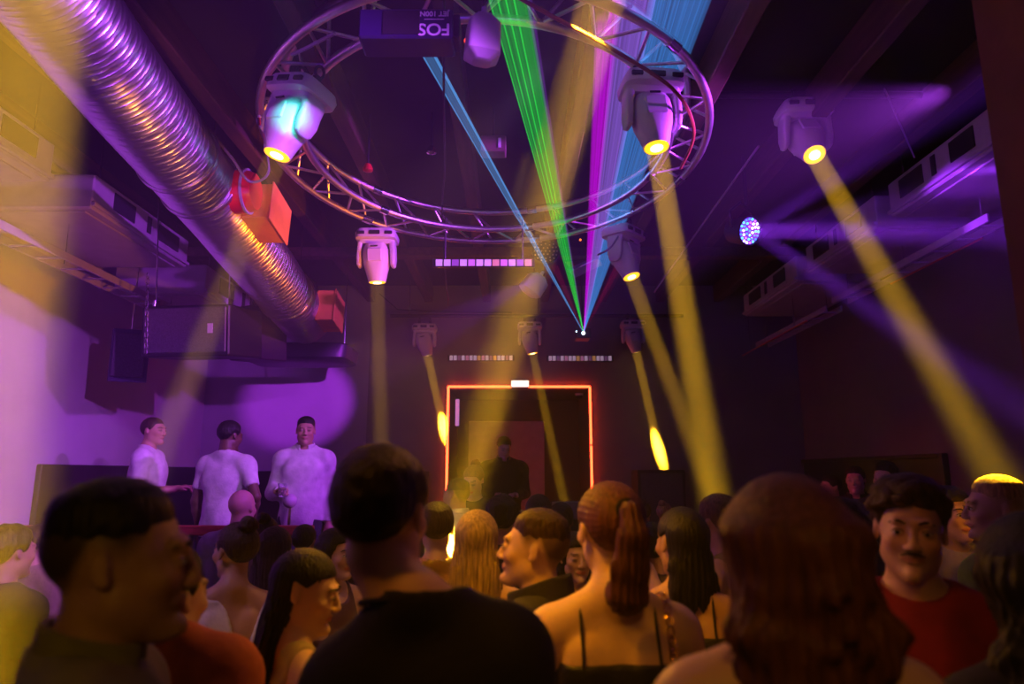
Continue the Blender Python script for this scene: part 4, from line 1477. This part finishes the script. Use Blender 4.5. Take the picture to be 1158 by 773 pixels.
def make_hair(t, kind, hc, fr, r, L, sd, fem):
    if kind in ('bald',):
        return
    hm = HM[hc]
    fx = lambda vv: fr[1](vv)
    th = {'short': .012, 'fade': .0045, 'shaved': .003, 'curly': .018, 'long': .011, 'longback': .009, 'ponytail': .006, 'bun': .007, 'wavy': .016, 'messy': .016, 'quiff': .014}[kind]
    sx, sy, sz = axis(-.14, .14, r), axis(-.15, .17, r), axis(-.12, .17, r)
    P = gridP(sx, sy, sz)
    line = hairline(P[..., 1])
    if kind == 'fade':
        line = np.maximum(line, .028 + np.clip(-P[..., 1] - .03, 0, 1) * .55)
    if kind in ('short', 'fade', 'shaved', 'quiff', 'messy', 'curly', 'ponytail', 'bun'):
        ramp = np.clip((P[..., 2] - line + .004) / (.045 if kind != 'fade' else .075), 0, 1) ** (.5 if kind != 'fade' else .9)
        shell = Ell((0, .018, .032), (.074, .094, .083)).d(P) - (th + .004) * ramp + .0015
    else:
        shell = Ell((0, .018, .032), (.074 + th, .094 + th, .083 + th * 1.25)).d(P)
    up = np.clip((P[..., 2] - .05) / .05, 0, 1)
    if kind == 'fade':
        shell = shell + .001 * (1 - up) + nz(P, 160, sd) * .0012
        shell = shell - up * .008
    elif kind in ('short', 'quiff'):
        shell = shell + nz(P, 120, sd) * .0022 + .004 * (1 - up)
        if kind == 'quiff':
            shell = sm(shell, Ell((0, -.055, .105), (.055, .045, .028)).d(P) + nz(P, 110, sd) * .003, .02)
    elif kind == 'curly':
        shell = shell + nz(P, 75, sd) * .008 - up * .008 + (1 - up) * .008
        for i in range(60):
            a = rng.uniform(0, 2 * PI)
            el = rng.uniform(.1, 1.5)
            c = (.085 * math.cos(a) * math.cos(el), .018 + .098 * math.sin(a) * math.cos(el) - .01, .035 + .092 * math.sin(el))
            shell = sm(shell, Ell(c, (.019, .019, .017)).d(P) + nz(P, 190, i) * .002, .004)
    elif kind == 'messy':
        shell = shell + nz(P, 90, sd) * .006
    elif kind in ('ponytail', 'bun'):
        ang = np.arctan2(P[..., 0], P[..., 2] - .04)
        shell = shell + np.sin(ang * 34 + nz(P, 20, sd) * 2) * .0011
    elif kind in ('long', 'wavy', 'longback'):
        ang = np.arctan2(P[..., 0], P[..., 1])
        shell = shell + np.sin(ang * 38 + nz(P, 18, sd) * 2) * .0014 + (nz(P, 35, sd) * .006 if kind == 'wavy' else 0)
        # parting
        shell = shell + .005 * np.exp(-(P[..., 0] / .006) ** 2) * (P[..., 2] > .08)
    cut = (line - P[..., 2])
    if kind in ('long', 'wavy'):
        cut = np.minimum(cut, np.where(P[..., 1] > -.045, -.12 - P[..., 2], 1) + 0)
        cut = np.where(P[..., 1] > -.045 + np.clip(.03 - P[..., 2], 0, .1) * .25, -.1, (line - P[..., 2]))
    V = smax(shell, cut * .8, .006)
    v, f = nets(V, sx, sy, sz)
    ho = None
    if kind in ('long', 'wavy', 'longback'):
        # one field with the curtain
        sx, sy, sz = axis(-.17, .17, r), axis(-.14, .22, r), axis(-L - .06, .17, r)
        P = gridP(sx, sy, sz)
        shell = Ell((0, .018, .032), (.074 + th, .094 + th, .083 + th * 1.25)).d(P)
        face_cut = np.where(P[..., 1] > -.045 + np.clip(.03 - P[..., 2], 0, .12) * .35, -.1, (hairline(P[..., 1]) - P[..., 2]))
        if kind == 'longback':
            face_cut = np.where((P[..., 1] > .034), -.1, hairline(P[..., 1]) + .022 * (np.abs(P[..., 1]) < .04) - P[..., 2])
        shell = smax(shell, face_cut * .8, .006)
        zc = np.clip(-P[..., 2], -.04, L)
        wdt = (.080 if kind != 'longback' else .074) + np.clip(zc, 0, .14) * .14 - np.clip(zc - L * .7, 0, 1) * .18
        if kind == 'wavy':
            wdt = wdt + .012 + .010 * np.sin(P[..., 2] * 38 + sd)
        yc = .052 + np.clip(zc, 0, .10) * .10
        dep = .055 + (.03 if kind == 'wavy' else 0) - np.clip(zc, 0, L) * .045
        ang = np.arctan2(P[..., 0] / wdt, (P[..., 1] - yc) / dep)
        rr = np.sqrt((P[..., 0] / wdt) ** 2 + ((P[..., 1] - yc) / dep) ** 2)
        strands = .0028 * np.sin(ang * 26 + 2.5 * nz(P * np.array((1, 1, .25)), 22, sd)) + .0018 * np.sin(ang * 55 + 3 * nz(P * np.array((1, 1, .2)), 30, sd + 2))
        curt = (rr - 1) * np.minimum(wdt, dep) + strands
        if kind == 'wavy':
            curt = curt + nz(P * np.array((1, 1, .6)), 40, sd) * .016 + nz(P, 85, sd) * .006
        curt = smax(curt, P[..., 2] - .06, .02)
        tip = -L + .02 * np.sin(P[..., 0] * 60 + sd) + .012 * np.sin(P[..., 0] * 190)
        curt = smax(curt, tip - P[..., 2], .01)
        V = sm(shell, curt, .012 if kind != 'wavy' else .045)
        v, f = nets(V, sx, sy, sz)
    ho = np_mesh('hair', fx(v), f, hm, t)
    if kind == 'ponytail':
        sx, sy, sz = axis(-.09, .09, r), axis(.05, .24, r), axis(-L - .04, .12, r)
        P = gridP(sx, sy, sz)
        pts = [(0, .100, .065), (0, .138, .060), (0.004, .158, .01), (.008, .150, -.08 * L / .2), (.012, .138, -.02 - L * .72), (.014, .130, -L)]
        rad = [.016, .022, .030, .036, .040, .016]
        V = np.full(P.shape[:-1], .1)
        for i in range(5):
            c = Cap(pts[i], pts[i + 1], rad[i], rad[i + 1], fl=np.array((.82, 1.3, 1)) if i > 1 else None)
            V = sm(V, c.d(P), .015)
        ang = np.arctan2(P[..., 0], P[..., 1] - .14)
        V = V + .0014 * np.sin(ang * 14 + 2.5 * nz(P * np.array((1, 1, .25)), 26, sd)) + .0020 * np.sin(P[..., 0] * 420 + 2 * nz(P * np.array((1, 1, .2)), 24, sd))
        v, f = nets(V, sx, sy, sz)
        np_mesh('ponytail', fx(v), f, hm, t)
        ring_ = [fr[1]((.022 * math.cos(a), .112, .064 + .022 * math.sin(a))) for a in np.linspace(0, 2 * PI, 16, endpoint=False)]
        MB().tube([tuple(x) for x in ring_], .006, 6, closed=True).build('hair_tie', CLOTHBK, t, True)
    if kind == 'bun':
        sx, sy, sz = axis(-.07, .07, r), axis(.02, .16, r), axis(.03, .19, r)
        P = gridP(sx, sy, sz)
        c = np.array((0, .085, .115))
        q = P - c
        V = Ell(c, (.042, .040, .036)).d(P)
        ang = np.arctan2(q[..., 0], q[..., 2])
        V = V + .003 * np.sin(ang * 3 + np.linalg.norm(q, axis=-1) * 260 + nz(P, 50, sd))
        v, f = nets(V, sx, sy, sz)
        np_mesh('bun', fx(v), f, hm, t)


def add_moustache(t, fr, hc='brown'):
    pts = [fr[1](p_) for p_ in ((-.026, -.091, -.052), (-.012, -.101, -.046), (0, -.104, -.045), (.012, -.101, -.046), (.026, -.091, -.052))]
    MB().tube([tuple(p_) for p_ in pts], [.0015, .0042, .0045, .0042, .0015], 6).build('moustache', HM[hc], t, True)


BLK = ('black_tee', (.008, .008, .009))
WHT = ('white_cotton', (.72, .70, .72))
# --- nearest row
person('person', 'person in an olive collared shirt at the lower left, profile facing right, short dark hair', 138, 540, 1.13, 70, 'tan', hair='fade', hc='black', wear='shirt', wc=('olive_shirt', (.26, .25, .09)), look=70, res=.011, hres=.0042, face_parts=True, hidep=1, mouth=0, build=1.05, hs=1.02)
person('person', 'tall person in a black t-shirt seen from behind at the centre front, short dark hair', 480, 505, 1.40, 4, 'fair', hair='short', hc='black', wear='tee', wc=BLK, look=12, pitch=0, res=.011, hres=.0042, build=.90, hs=1.06, hoff=.080, drop=.055)
pt, parts_, fr_ = person('person', 'person seen from behind with reddish ponytail, bare shoulders and a black camisole with thin straps', 688, 540, 1.78, -4, 'fair', fem=True, hair='ponytail', hc='auburn', wear='cami', wc=('black_satin', (.012, .011, .013), .5), look=-14, res=.008, hres=.0042, hlen=.15, build=1.04, pitch=-3)
woman_back = (pt, parts_)
person('person', 'blurred person with long wavy auburn hair at the lower right front, bare shoulder', 884, 538, 1.08, 0, 'fair', fem=True, hair='wavy', hc='auburn', wear='cami', wc=('dark_brown_top', (.03, .018, .014)), res=.011, hres=.005, hlen=.30, hz=-.05)
pt, pp_, fr_ = person('person', 'person facing us in a dark red t-shirt with curly hair and a moustache', 1022, 540, 1.80, 202, 'fair', hair='curly', hc='brown', wear='tee', wc=('dark_red_tee', (.30, .012, .015)), look=207, tilt=4, res=.011, hres=.0042, face_parts=True, beard=.15, arms=('chest', 'down'))
add_moustache(pt, fr_)
person('person', 'person with long dark hair at the far right edge, seen from behind', 1164, 580, 1.32, 0, 'fair', fem=True, hair='wavy', hc='black', wear='tee', wc=('black_violet_top', (.015, .012, .02)), look=8, res=.012, hres=.005, hlen=.33)
# --- second row
person('person', 'person in a rust orange t-shirt half hidden behind the olive shirt', 190, 612, 1.62, 8, 'tan', hair='short', hc='black', wear='tee', wc=('rust_tee', (.52, .12, .04)), look=20, res=.011, hres=.006, hz=-.08)
person('person', 'person with long straight black hair and pale strap top, face turned right', 345, 619, 1.95, 50, 'fair', fem=True, hair='longback', hc='black', wear='tank', wc=('beige_top', (.55, .42, .25)), look=86, pitch=12, res=.010, hres=.0045, hlen=.36, face_parts=True, smile=True)
person('person', 'person with a crew cut in a black hooded top, profile facing left in orange light', 607, 573, 2.12, -60, 'fair', hair='fade', hc='brown', wear='hoodie', wc=('black_hoodie', (.03, .028, .022)), look=-78, pitch=-6, res=.010, hres=.0045, face_parts=True)
person('person', 'person with long straight blond hair seen from behind between two dark heads', 540, 575, 2.62, 0, 'fair', fem=True, hair='long', hc='blond', wear='tank', wc=('cream_top', (.5, .4, .3)), look=4, res=.011, hres=.005, hlen=.36)
person('person', 'person in a glittering gold sequin top right behind the tall black t-shirt', 494, 566, 3.15, -10, 'fair', fem=True, hair='short', hc='brown', wear='sequin', wc=('gold_sequins', (.9, .62, .15), .25, .7), res=.010, arms=('down', 'down'))
person('person', 'person with a hair bun and an off-shoulder white blouse, face turned left', 268, 588, 2.75, -20, 'tan', fem=True, hair='bun', hc='brown', wear='offshoulder', wc=('white_blouse', (.78, .74, .70)), look=-55, res=.010, hres=.0055, face_parts=True)
person('person', 'person with dark hair and a strappy top right of the ponytail, back towards us', 768, 571, 2.35, 8, 'tan', fem=True, hair='longback', hc='black', wear='cami', wc=('black_strap_top', (.02, .016, .02)), look=-20, res=.010, hres=.006, hlen=.22)
person('person', 'light haired person standing inside the broad yellow beam', 812, 557, 3.0, -50, 'fair', hair='short', hc='lightbrown', wear='tank', wc=('yellowish_top', (.4, .34, .16)), look=-30, res=.010, hres=.006, arms=('up', 'down'))
person('person', 'dark haired person in profile between the wavy auburn hair and the red t-shirt', 955, 564, 2.3, 50, 'tan', hair='messy', hc='black', wear='shirt', wc=('navy_shirt', (.02, .02, .04)), look=60, res=.011, hres=.006)
person('person', 'person in a green t-shirt on the right, blond head lit by the yellow beam', 1124, 536, 2.72, -30, 'fair', hair='fade', hc='blond', wear='tee', wc=('green_tee', (.26, .42, .06)), look=-72, res=.010, hres=.005, face_parts=True)
person('person', 'person with long dark hair facing us from behind the green t-shirt', 1072, 548, 3.15, 178, 'fair', fem=True, hair='long', hc='black', wear='tee', wc=('lilac_tee', (.35, .30, .5)), res=.011, hres=.0065, face_parts=True, hlen=.25)
# --- third row
person('person', 'bald person seen from behind, head lit violet, below the white t-shirt', 275, 551, 4.4, 5, 'fair', hair='bald', hc='lightbrown', wear='tee', wc=('grey_tee', (.2, .19, .2)), look=10)
person('person', 'person with a messy topknot left of centre, back turned to us', 300, 582, 3.8, 0, 'tan', fem=True, hair='bun', hc='brown', wear='tee', wc=('mauve_tee', (.25, .15, .2)), look=-10)
person('person', 'person with long dark hair behind the blouse with the bare back', 312, 594, 3.3, 15, 'tan', fem=True, hair='long', hc='brown', wear='tank', wc=('plum_top', (.12, .05, .1)), hlen=.3)
person('person', 'person with short black hair seen from behind above the long black hair', 345, 592, 4.3, 0, 'tan', hair='short', hc='black', wear='tee', wc=('charcoal_tee', (.05, .045, .06)))
person('person', 'dark haired person glimpsed left of the tall black t-shirt, face to the right', 380, 596, 3.1, 130, 'fair', fem=True, hair='long', hc='black', wear='tank', wc=('plum_top', (.12, .05, .1)), look=120, face_parts=True, hlen=.28)
person('person', 'person with thick dark hair edged in gold light, below the disc jockey', 568, 559, 3.6, 5, 'tan', hair='messy', hc='black', wear='tee', wc=('charcoal_tee', (.05, .045, .06)))
person('person', 'shaven headed person with violet light on the crown, behind the crew cut', 609, 556, 3.95, 0, 'tan', hair='shaved', hc='black', wear='tee', wc=('navy_tee', (.03, .03, .06)))
person('person', 'person with dark hair standing just right of the violet lit crown', 634, 567, 4.3, 0, 'tan', hair='short', hc='black', wear='tee', wc=('charcoal_tee', (.05, .045, .06)))
person('person', 'person facing us with pale face framed by dark hair, beside the ponytail', 651, 600, 3.1, 175, 'fair', fem=True, hair='long', hc='black', wear='tank', wc=('plum_top', (.12, .05, .1)), look=170, hlen=.25, res=.009, hres=.006)
person('person', 'person with short dark hair right behind the chain strap', 735, 590, 3.25, 5, 'tan', hair='messy', hc='black', wear='tee', wc=('charcoal_tee', (.05, .045, .06)))
person('person', 'person with an ear towards us standing before the stage left of the neon frame foot', 517, 540, 5.1, -40, 'tan', hair='fade', hc='black', wear='shirt', wc=('white_shirt', (.6, .58, .6)), look=-60)
person('person', 'person with a topknot looking down beside the disc jockey', 536, 525, 5.6, 190, 'fair', fem=True, hair='bun', hc='lightbrown', wear='tee', wc=('black_top', (.02, .02, .022)), look=200, pitch=22, floor=.12)
person('person', 'person with dark hair in the left edge crowd, bathed in the wide yellow beam', 14, 592, 2.9, 20, 'tan', hair='messy', hc='black', wear='tee', wc=('charcoal_tee', (.05, .045, .06)), arms=('down', 'chest'))
person('person', 'person farther back at the left edge, behind the olive shirt', 46, 592, 3.9, 15, 'tan', hair='short', hc='brown', wear='tee', wc=('sand_tee', (.3, .25, .15)))
# --- disc jockey and podium
person('person', 'disc jockey in black behind the desk inside the neon frame, looking down', 570, 493, 7.95, 172, 'fair', hair='short', hc='black', wear='shirt', wc=('dj_black_shirt', (.010, .010, .011)), look=165, pitch=24, floor=STG, arms=('front', 'front'), build=1.15, res=.009)
person('person', 'person in a white polo shirt on the left podium, profile facing right, one hand raised', 174, 470, 5.9, 78, 'tan', hair='shaved', hc='brown', wear='tee', wc=WHT, look=96, floor=.56, arms=('hold', 'hold'), res=.009, hres=.0065)
person('person', 'person in a white t-shirt seen from behind on the left podium', 261, 475, 5.35, 12, 'dark', hair='short', hc='black', wear='tee', wc=WHT, look=28, floor=.56, arms=('down', 'hip'), build=1.0, res=.009, pitch=8)
pt, parts_, fr_ = person('person', 'person in a white shirt facing us on the left podium, holding a glass', 347, 470, 5.75, 172, 'tan', hair='fade', hc='black', wear='shirt', wc=WHT, look=166, floor=.56, arms=('down', 'hold'), build=.96, res=.007, hres=.006)
podium_man = pt
# --- far right guests
for i, (px_, tp, d_, fa, hr, lb, wcx) in enumerate((
        (902, 535, 7.6, -60, 'fade', 'guest with a red lit face standing leftmost before the black wall panel', ('mauve_shirt', (.3, .2, .35))),
        (939, 536, 7.05, -95, 'short', 'guest in a pale shirt standing second from the left before the black wall panel', ('pale_shirt', (.45, .4, .5))),
        (966, 526, 6.5, 215, 'short', 'guest in dark clothes, third from the left along the black wall panel', ('black_top', (.02, .02, .022))),
        (1000, 521, 5.7, 235, 'messy', 'guest with thick dark hair, rightmost before the black wall panel', ('black_top', (.02, .02, .022))))):
    person('person', lb, px_, tp, d_, fa, 'fair', hair=hr, hc='black', wear='shirt', wc=wcx, res=.012)
for i, (px_, tp, d_, lb, hc_) in enumerate(((727, 566, 6.3, 'guest with tied brown hair standing below the stacked subwoofers, nearer the stage', 'brown'), (751, 567, 6.6, 'guest with blond hair standing below the stacked subwoofers, to the right', 'blond'), (700, 570, 5.4, 'guest with dark hair right of the ponytail, in front of the neon foot', 'black'))):
    person('person', lb, px_, tp, d_, 10 + 20 * i, 'fair', fem=True, hair='bun' if i < 2 else 'short', hc=hc_, wear='tee', wc=('plum_tee', (.12, .05, .1)), res=.013)

# shoulder bag chain on the camisole woman
pt, (tor, nek, upp, forr) = woman_back
bag = thing('shoulder_bag', 'small black shoulder bag on a golden chain hung over the camisole wearer', 'bag', pt.location, pt.rotation_euler.copy())
bag.scale = pt.scale
pts = []
prm = tor + nek + upp + forr


def surf(x_, z_, sy):
    y_ = .02
    for _ in range(90):
        if evalp(prm, np.array([x_, y_, z_])) > .010:
            break
        y_ += sy * .003
    return y_


sgn = -1     # figure's right, the picture's right side when seen from behind
path = []
for zz in np.linspace(.98, 1.355, 46):
    u = (1.36 - zz) / .38
    x_ = sgn * (.118 + .085 * u)
    path.append(Vector(march(prm, (x_, .0, zz), (0, -1, 0), .009)))
for ph in np.linspace(PI, 0, 34):
    path.append(Vector(march(prm, (sgn * .118, .015, 1.36), (0, math.cos(ph), math.sin(ph)), .009)))
for zz in np.linspace(1.355, .98, 46):
    u = (1.36 - zz) / .38
    x_ = sgn * (.118 + .085 * u)
    path.append(Vector(march(prm, (x_, .0, zz), (0, 1, 0), .009)))
for _ in range(4):
    path = [path[0]] + [(path[i - 1] + path[i] * 2 + path[i + 1]) / 4 for i in range(1, len(path) - 1)] + [path[-1]]
cmb = MB()
acc, k = 0, 0
for i in range(1, len(path)):
    acc += (path[i] - path[i - 1]).length
    if acc > .0155:
        acc = 0
        k += 1
        tdir = (path[i] - path[i - 1]).normalized()
        c = path[i]
        nrm = Vector((0, 1, 0)) if k % 2 else Vector((1, 0, 0)).cross(Vector((0, 0, .1))).normalized()
        sd_ = tdir.cross(nrm).normalized()
        lk = [c + tdir * (.0125 * math.cos(a)) + sd_ * (.0075 * math.sin(a)) + nrm * (.004 if k % 2 else -.002) for a in [2 * PI * j / 12 for j in range(12)]]
        cmb.tube(lk, .0026, 6, closed=True)
cmb.build('chain_strap', mat('gold_chain', (.9, .6, .2), .25, metal=1), bag, True)
e_, f_ = path[0], path[-1]
mx = (e_ + f_) / 2
MB().bbox((mx.x - .045, -.13, mx.z - .17), (mx.x - .005, .13, mx.z + .01), .012).build('bag_body', mat('black_leather', (.015, .013, .013), .35), bag, True)

# glass in the podium man's hand, plus a slim stand
Mw = Matrix.LocRotScale(podium_man.location, podium_man.rotation_euler, podium_man.scale)
sh, e_, w_, f_ = arm_pose('hold', -1)
gp = Mw @ (Vector(w_) + Vector(f_).normalized() * .10 + Vector((0, -.03, -.06)))
t = thing('drinking_glass', 'clear tumbler held by the person in the white shirt on the podium', 'glass', gp)
GL = mat('clear_glass', (.9, .85, .95), .05, trans=.9)
MB().loft([(0, .028, .028, 0, 0, 2), (.10, .035, .035, 0, 0, 2), (.10, .031, .031, 0, 0, 2), (.008, .025, .025, 0, 0, 2)], 20).build('tumbler', GL, t, True)
c = U(328, 566, 5.3)
t = thing('ball_stand', 'slim stand with a glossy pale ball below the hands of the podium guest', 'ball stand', (c.x, c.y, .56))  # unlit pale ball on a stem, no lamp in it
MB().loft([(0, .09, .09, 0, 0, 2), (.02, .09, .09, 0, 0, 2), (.03, .015, .015, 0, 0, 2), (c.z - .56 - .05, .012, .012, 0, 0, 2)], 20).build('stem', CHROME, t, True)
MB().sphere((0, 0, c.z - .56), .055).build('ball', mat('pale_gloss', (.6, .45, .6), .15), t, True)
# railing of the podium
t = thing('podium_railing', 'low reddish wooden railing along the front of the left podium', 'railing', (-2.6, 4.98, .56))
MB().bbox((-1.3, -.03, .86), (1.2, .03, .93), .008).build('top_rail', mat('red_wood', (.25, .06, .03), .4, noise=.3, stretch=(1, 8, 8)), t)
for x in (-1.25, -.45, .35, 1.15):
    MB().bbox((x - .02, -.02, 0), (x + .02, .02, .86), .005).build('post', BLACKM, t)


# --------------------------------------------------------------- light
spot('violet_wash', (2.4, 3.4, 3.9), (X0, 6.4, 2.75), 50, .5, 1300, (.46, .05, 1), .05)
spot('violet_wash', (1.6, 1.0, 3.8), (X0, 4.3, 2.3), 40, .6, 1900, (.50, .08, 1), .05)
spot('violet_wash', (.2, 4.6, 3.2), back(340, 455), 15, .6, 1700, (.48, .04, 1), .02)
spot('violet_wash', (.2, 2.6, 3.6), (-2.4, 5.6, 2.1), 26, .6, 190, (.72, .32, 1), .05)  # added fill without a fixture, brightens the podium group
spot('violet_wash', (-1.2, .4, 2.9), (-1.2, 4.4, 4.3), 95, .8, 32, (.12, .004, 1), .1)
spot('violet_wash', (-1.1, 1.6, 2.3), (-2.3, 3.9, 3.65), 38, .7, 90, (.42, .06, 1), .15)  # fill with no fixture of its own, added to lift the spiral duct
spot('amber_duct', (-.9, 2.6, 2.3), (-2.05, 3.9, 3.9), 44, .6, 60, (1, .30, .005), .04)  # unseen spot added for the amber highlight along the duct
spot('violet_wash', (2.5, 2.6, 2.6), (3.2, 5.6, 3.9), 44, .8, 55, (.28, .02, 1), .1)  # added fill, no fixture, for the right air conditioning boxes
spot('violet_front', (.3, -1.0, 3.0), (.2, 4.6, 4.05), 46, .7, 22, (.58, .24, 1), .2)
# warm light pool in the middle of the crowd
spot('amber_wash', (-.15, 2.35, 3.3), (-.12, 2.45, 1.5), 60, .5, 60, (1, .42, .006), .08)
spot('amber_side', (-.75, 3.3, 2.5), (.1, 2.0, 1.5), 50, .6, 80, (1, .40, .006), .08)
spot('amber_side', (-.50, 1.50, 2.9), (.2, 2.2, 1.45), 46, .6, 75, (1, .38, .006), .08)
spot('amber_back', (-.75, .8, 3.2), (.30, 1.85, 1.3), 44, .7, 26, (1, .33, .01), .08)
spot('amber_back', (.2, -.5, 2.9), (.42, 1.05, 1.55), 40, .7, 22, (1, .42, .05), .1)  # unseen warm fill added for the wavy auburn hair
spot('gold_key', (.1, 4.1, 3.9), U(492, 632, 3.1), 13, .5, 420, (1, .55, .02), .03)  # added unseen spot that brightens the gold sequin top
spot('amber_back', (-.35, -.7, 2.4), (-.68, 1.1, 1.52), 22, .6, 13, (1, .46, .03), .1)  # small unseen fill added for the olive shirt and its wearer
spot('violet_wash', (-2.3, 1.9, 3.2), U(250, 690, 2.75), 24, .6, 42, (.85, .42, 1), .05)  # extra unseen light added to lift the white blouse out of shadow
spot('amber_side', (.15, 2.3, 2.3), (-.6, 2.0, 1.55), 40, .6, 22, (1, .42, .006), .08)
spot('amber_duct', (.2, 4.4, 2.4), (-1.8, 5.2, 3.6), 46, .6, 260, (1, .22, .005), .05)
spot('amber_joist', (-.2, 5.4, 2.6), (-.6, 8.0, 4.4), 60, .7, 60, (1, .30, .05), .05)
spot('amber_column', (.3, .6, 3.4), (1.75, 1.75, 3.9), 40, .6, 12, (1, .40, .05), .05)  # unseen light added to brighten the brown column
spot('red_side', (.9, 6.0, 3.0), (3.3, 6.6, 1.7), 40, .8, 34, (1, .06, .02), .1)
spot('red_side', (.35, 1.2, 2.6), (1.05, 1.8, 1.5), 36, .7, 3, (1, .22, .06), .1)
spot('red_side', (.0, 1.75, 2.2), (-.5, 1.15, 1.62), 44, .7, 3.2, (1, .30, .04), .1)  # weak unseen fill added for the face above the olive shirt

w = bpy.data.worlds.new('world')
S.world = w
w.use_nodes = True
nt = w.node_tree
nt.nodes['Background'].inputs[1].default_value = 0
v = nt.nodes.new('ShaderNodeVolumeScatter')
v.inputs['Density'].default_value = .020
v.inputs['Anisotropy'].default_value = .15
nt.links.new(v.outputs[0], nt.nodes['World Output'].inputs['Volume'])
S.cycles.volume_bounces = 0
S.cycles.max_bounces = 5
S.cycles.diffuse_bounces = 3
S.cycles.use_denoising = True
S.view_settings.view_transform = 'Standard'
S.view_settings.look = 'None'
S.view_settings.exposure = -.25
S.view_settings.gamma = 1
S.view_settings.use_curve_mapping = False
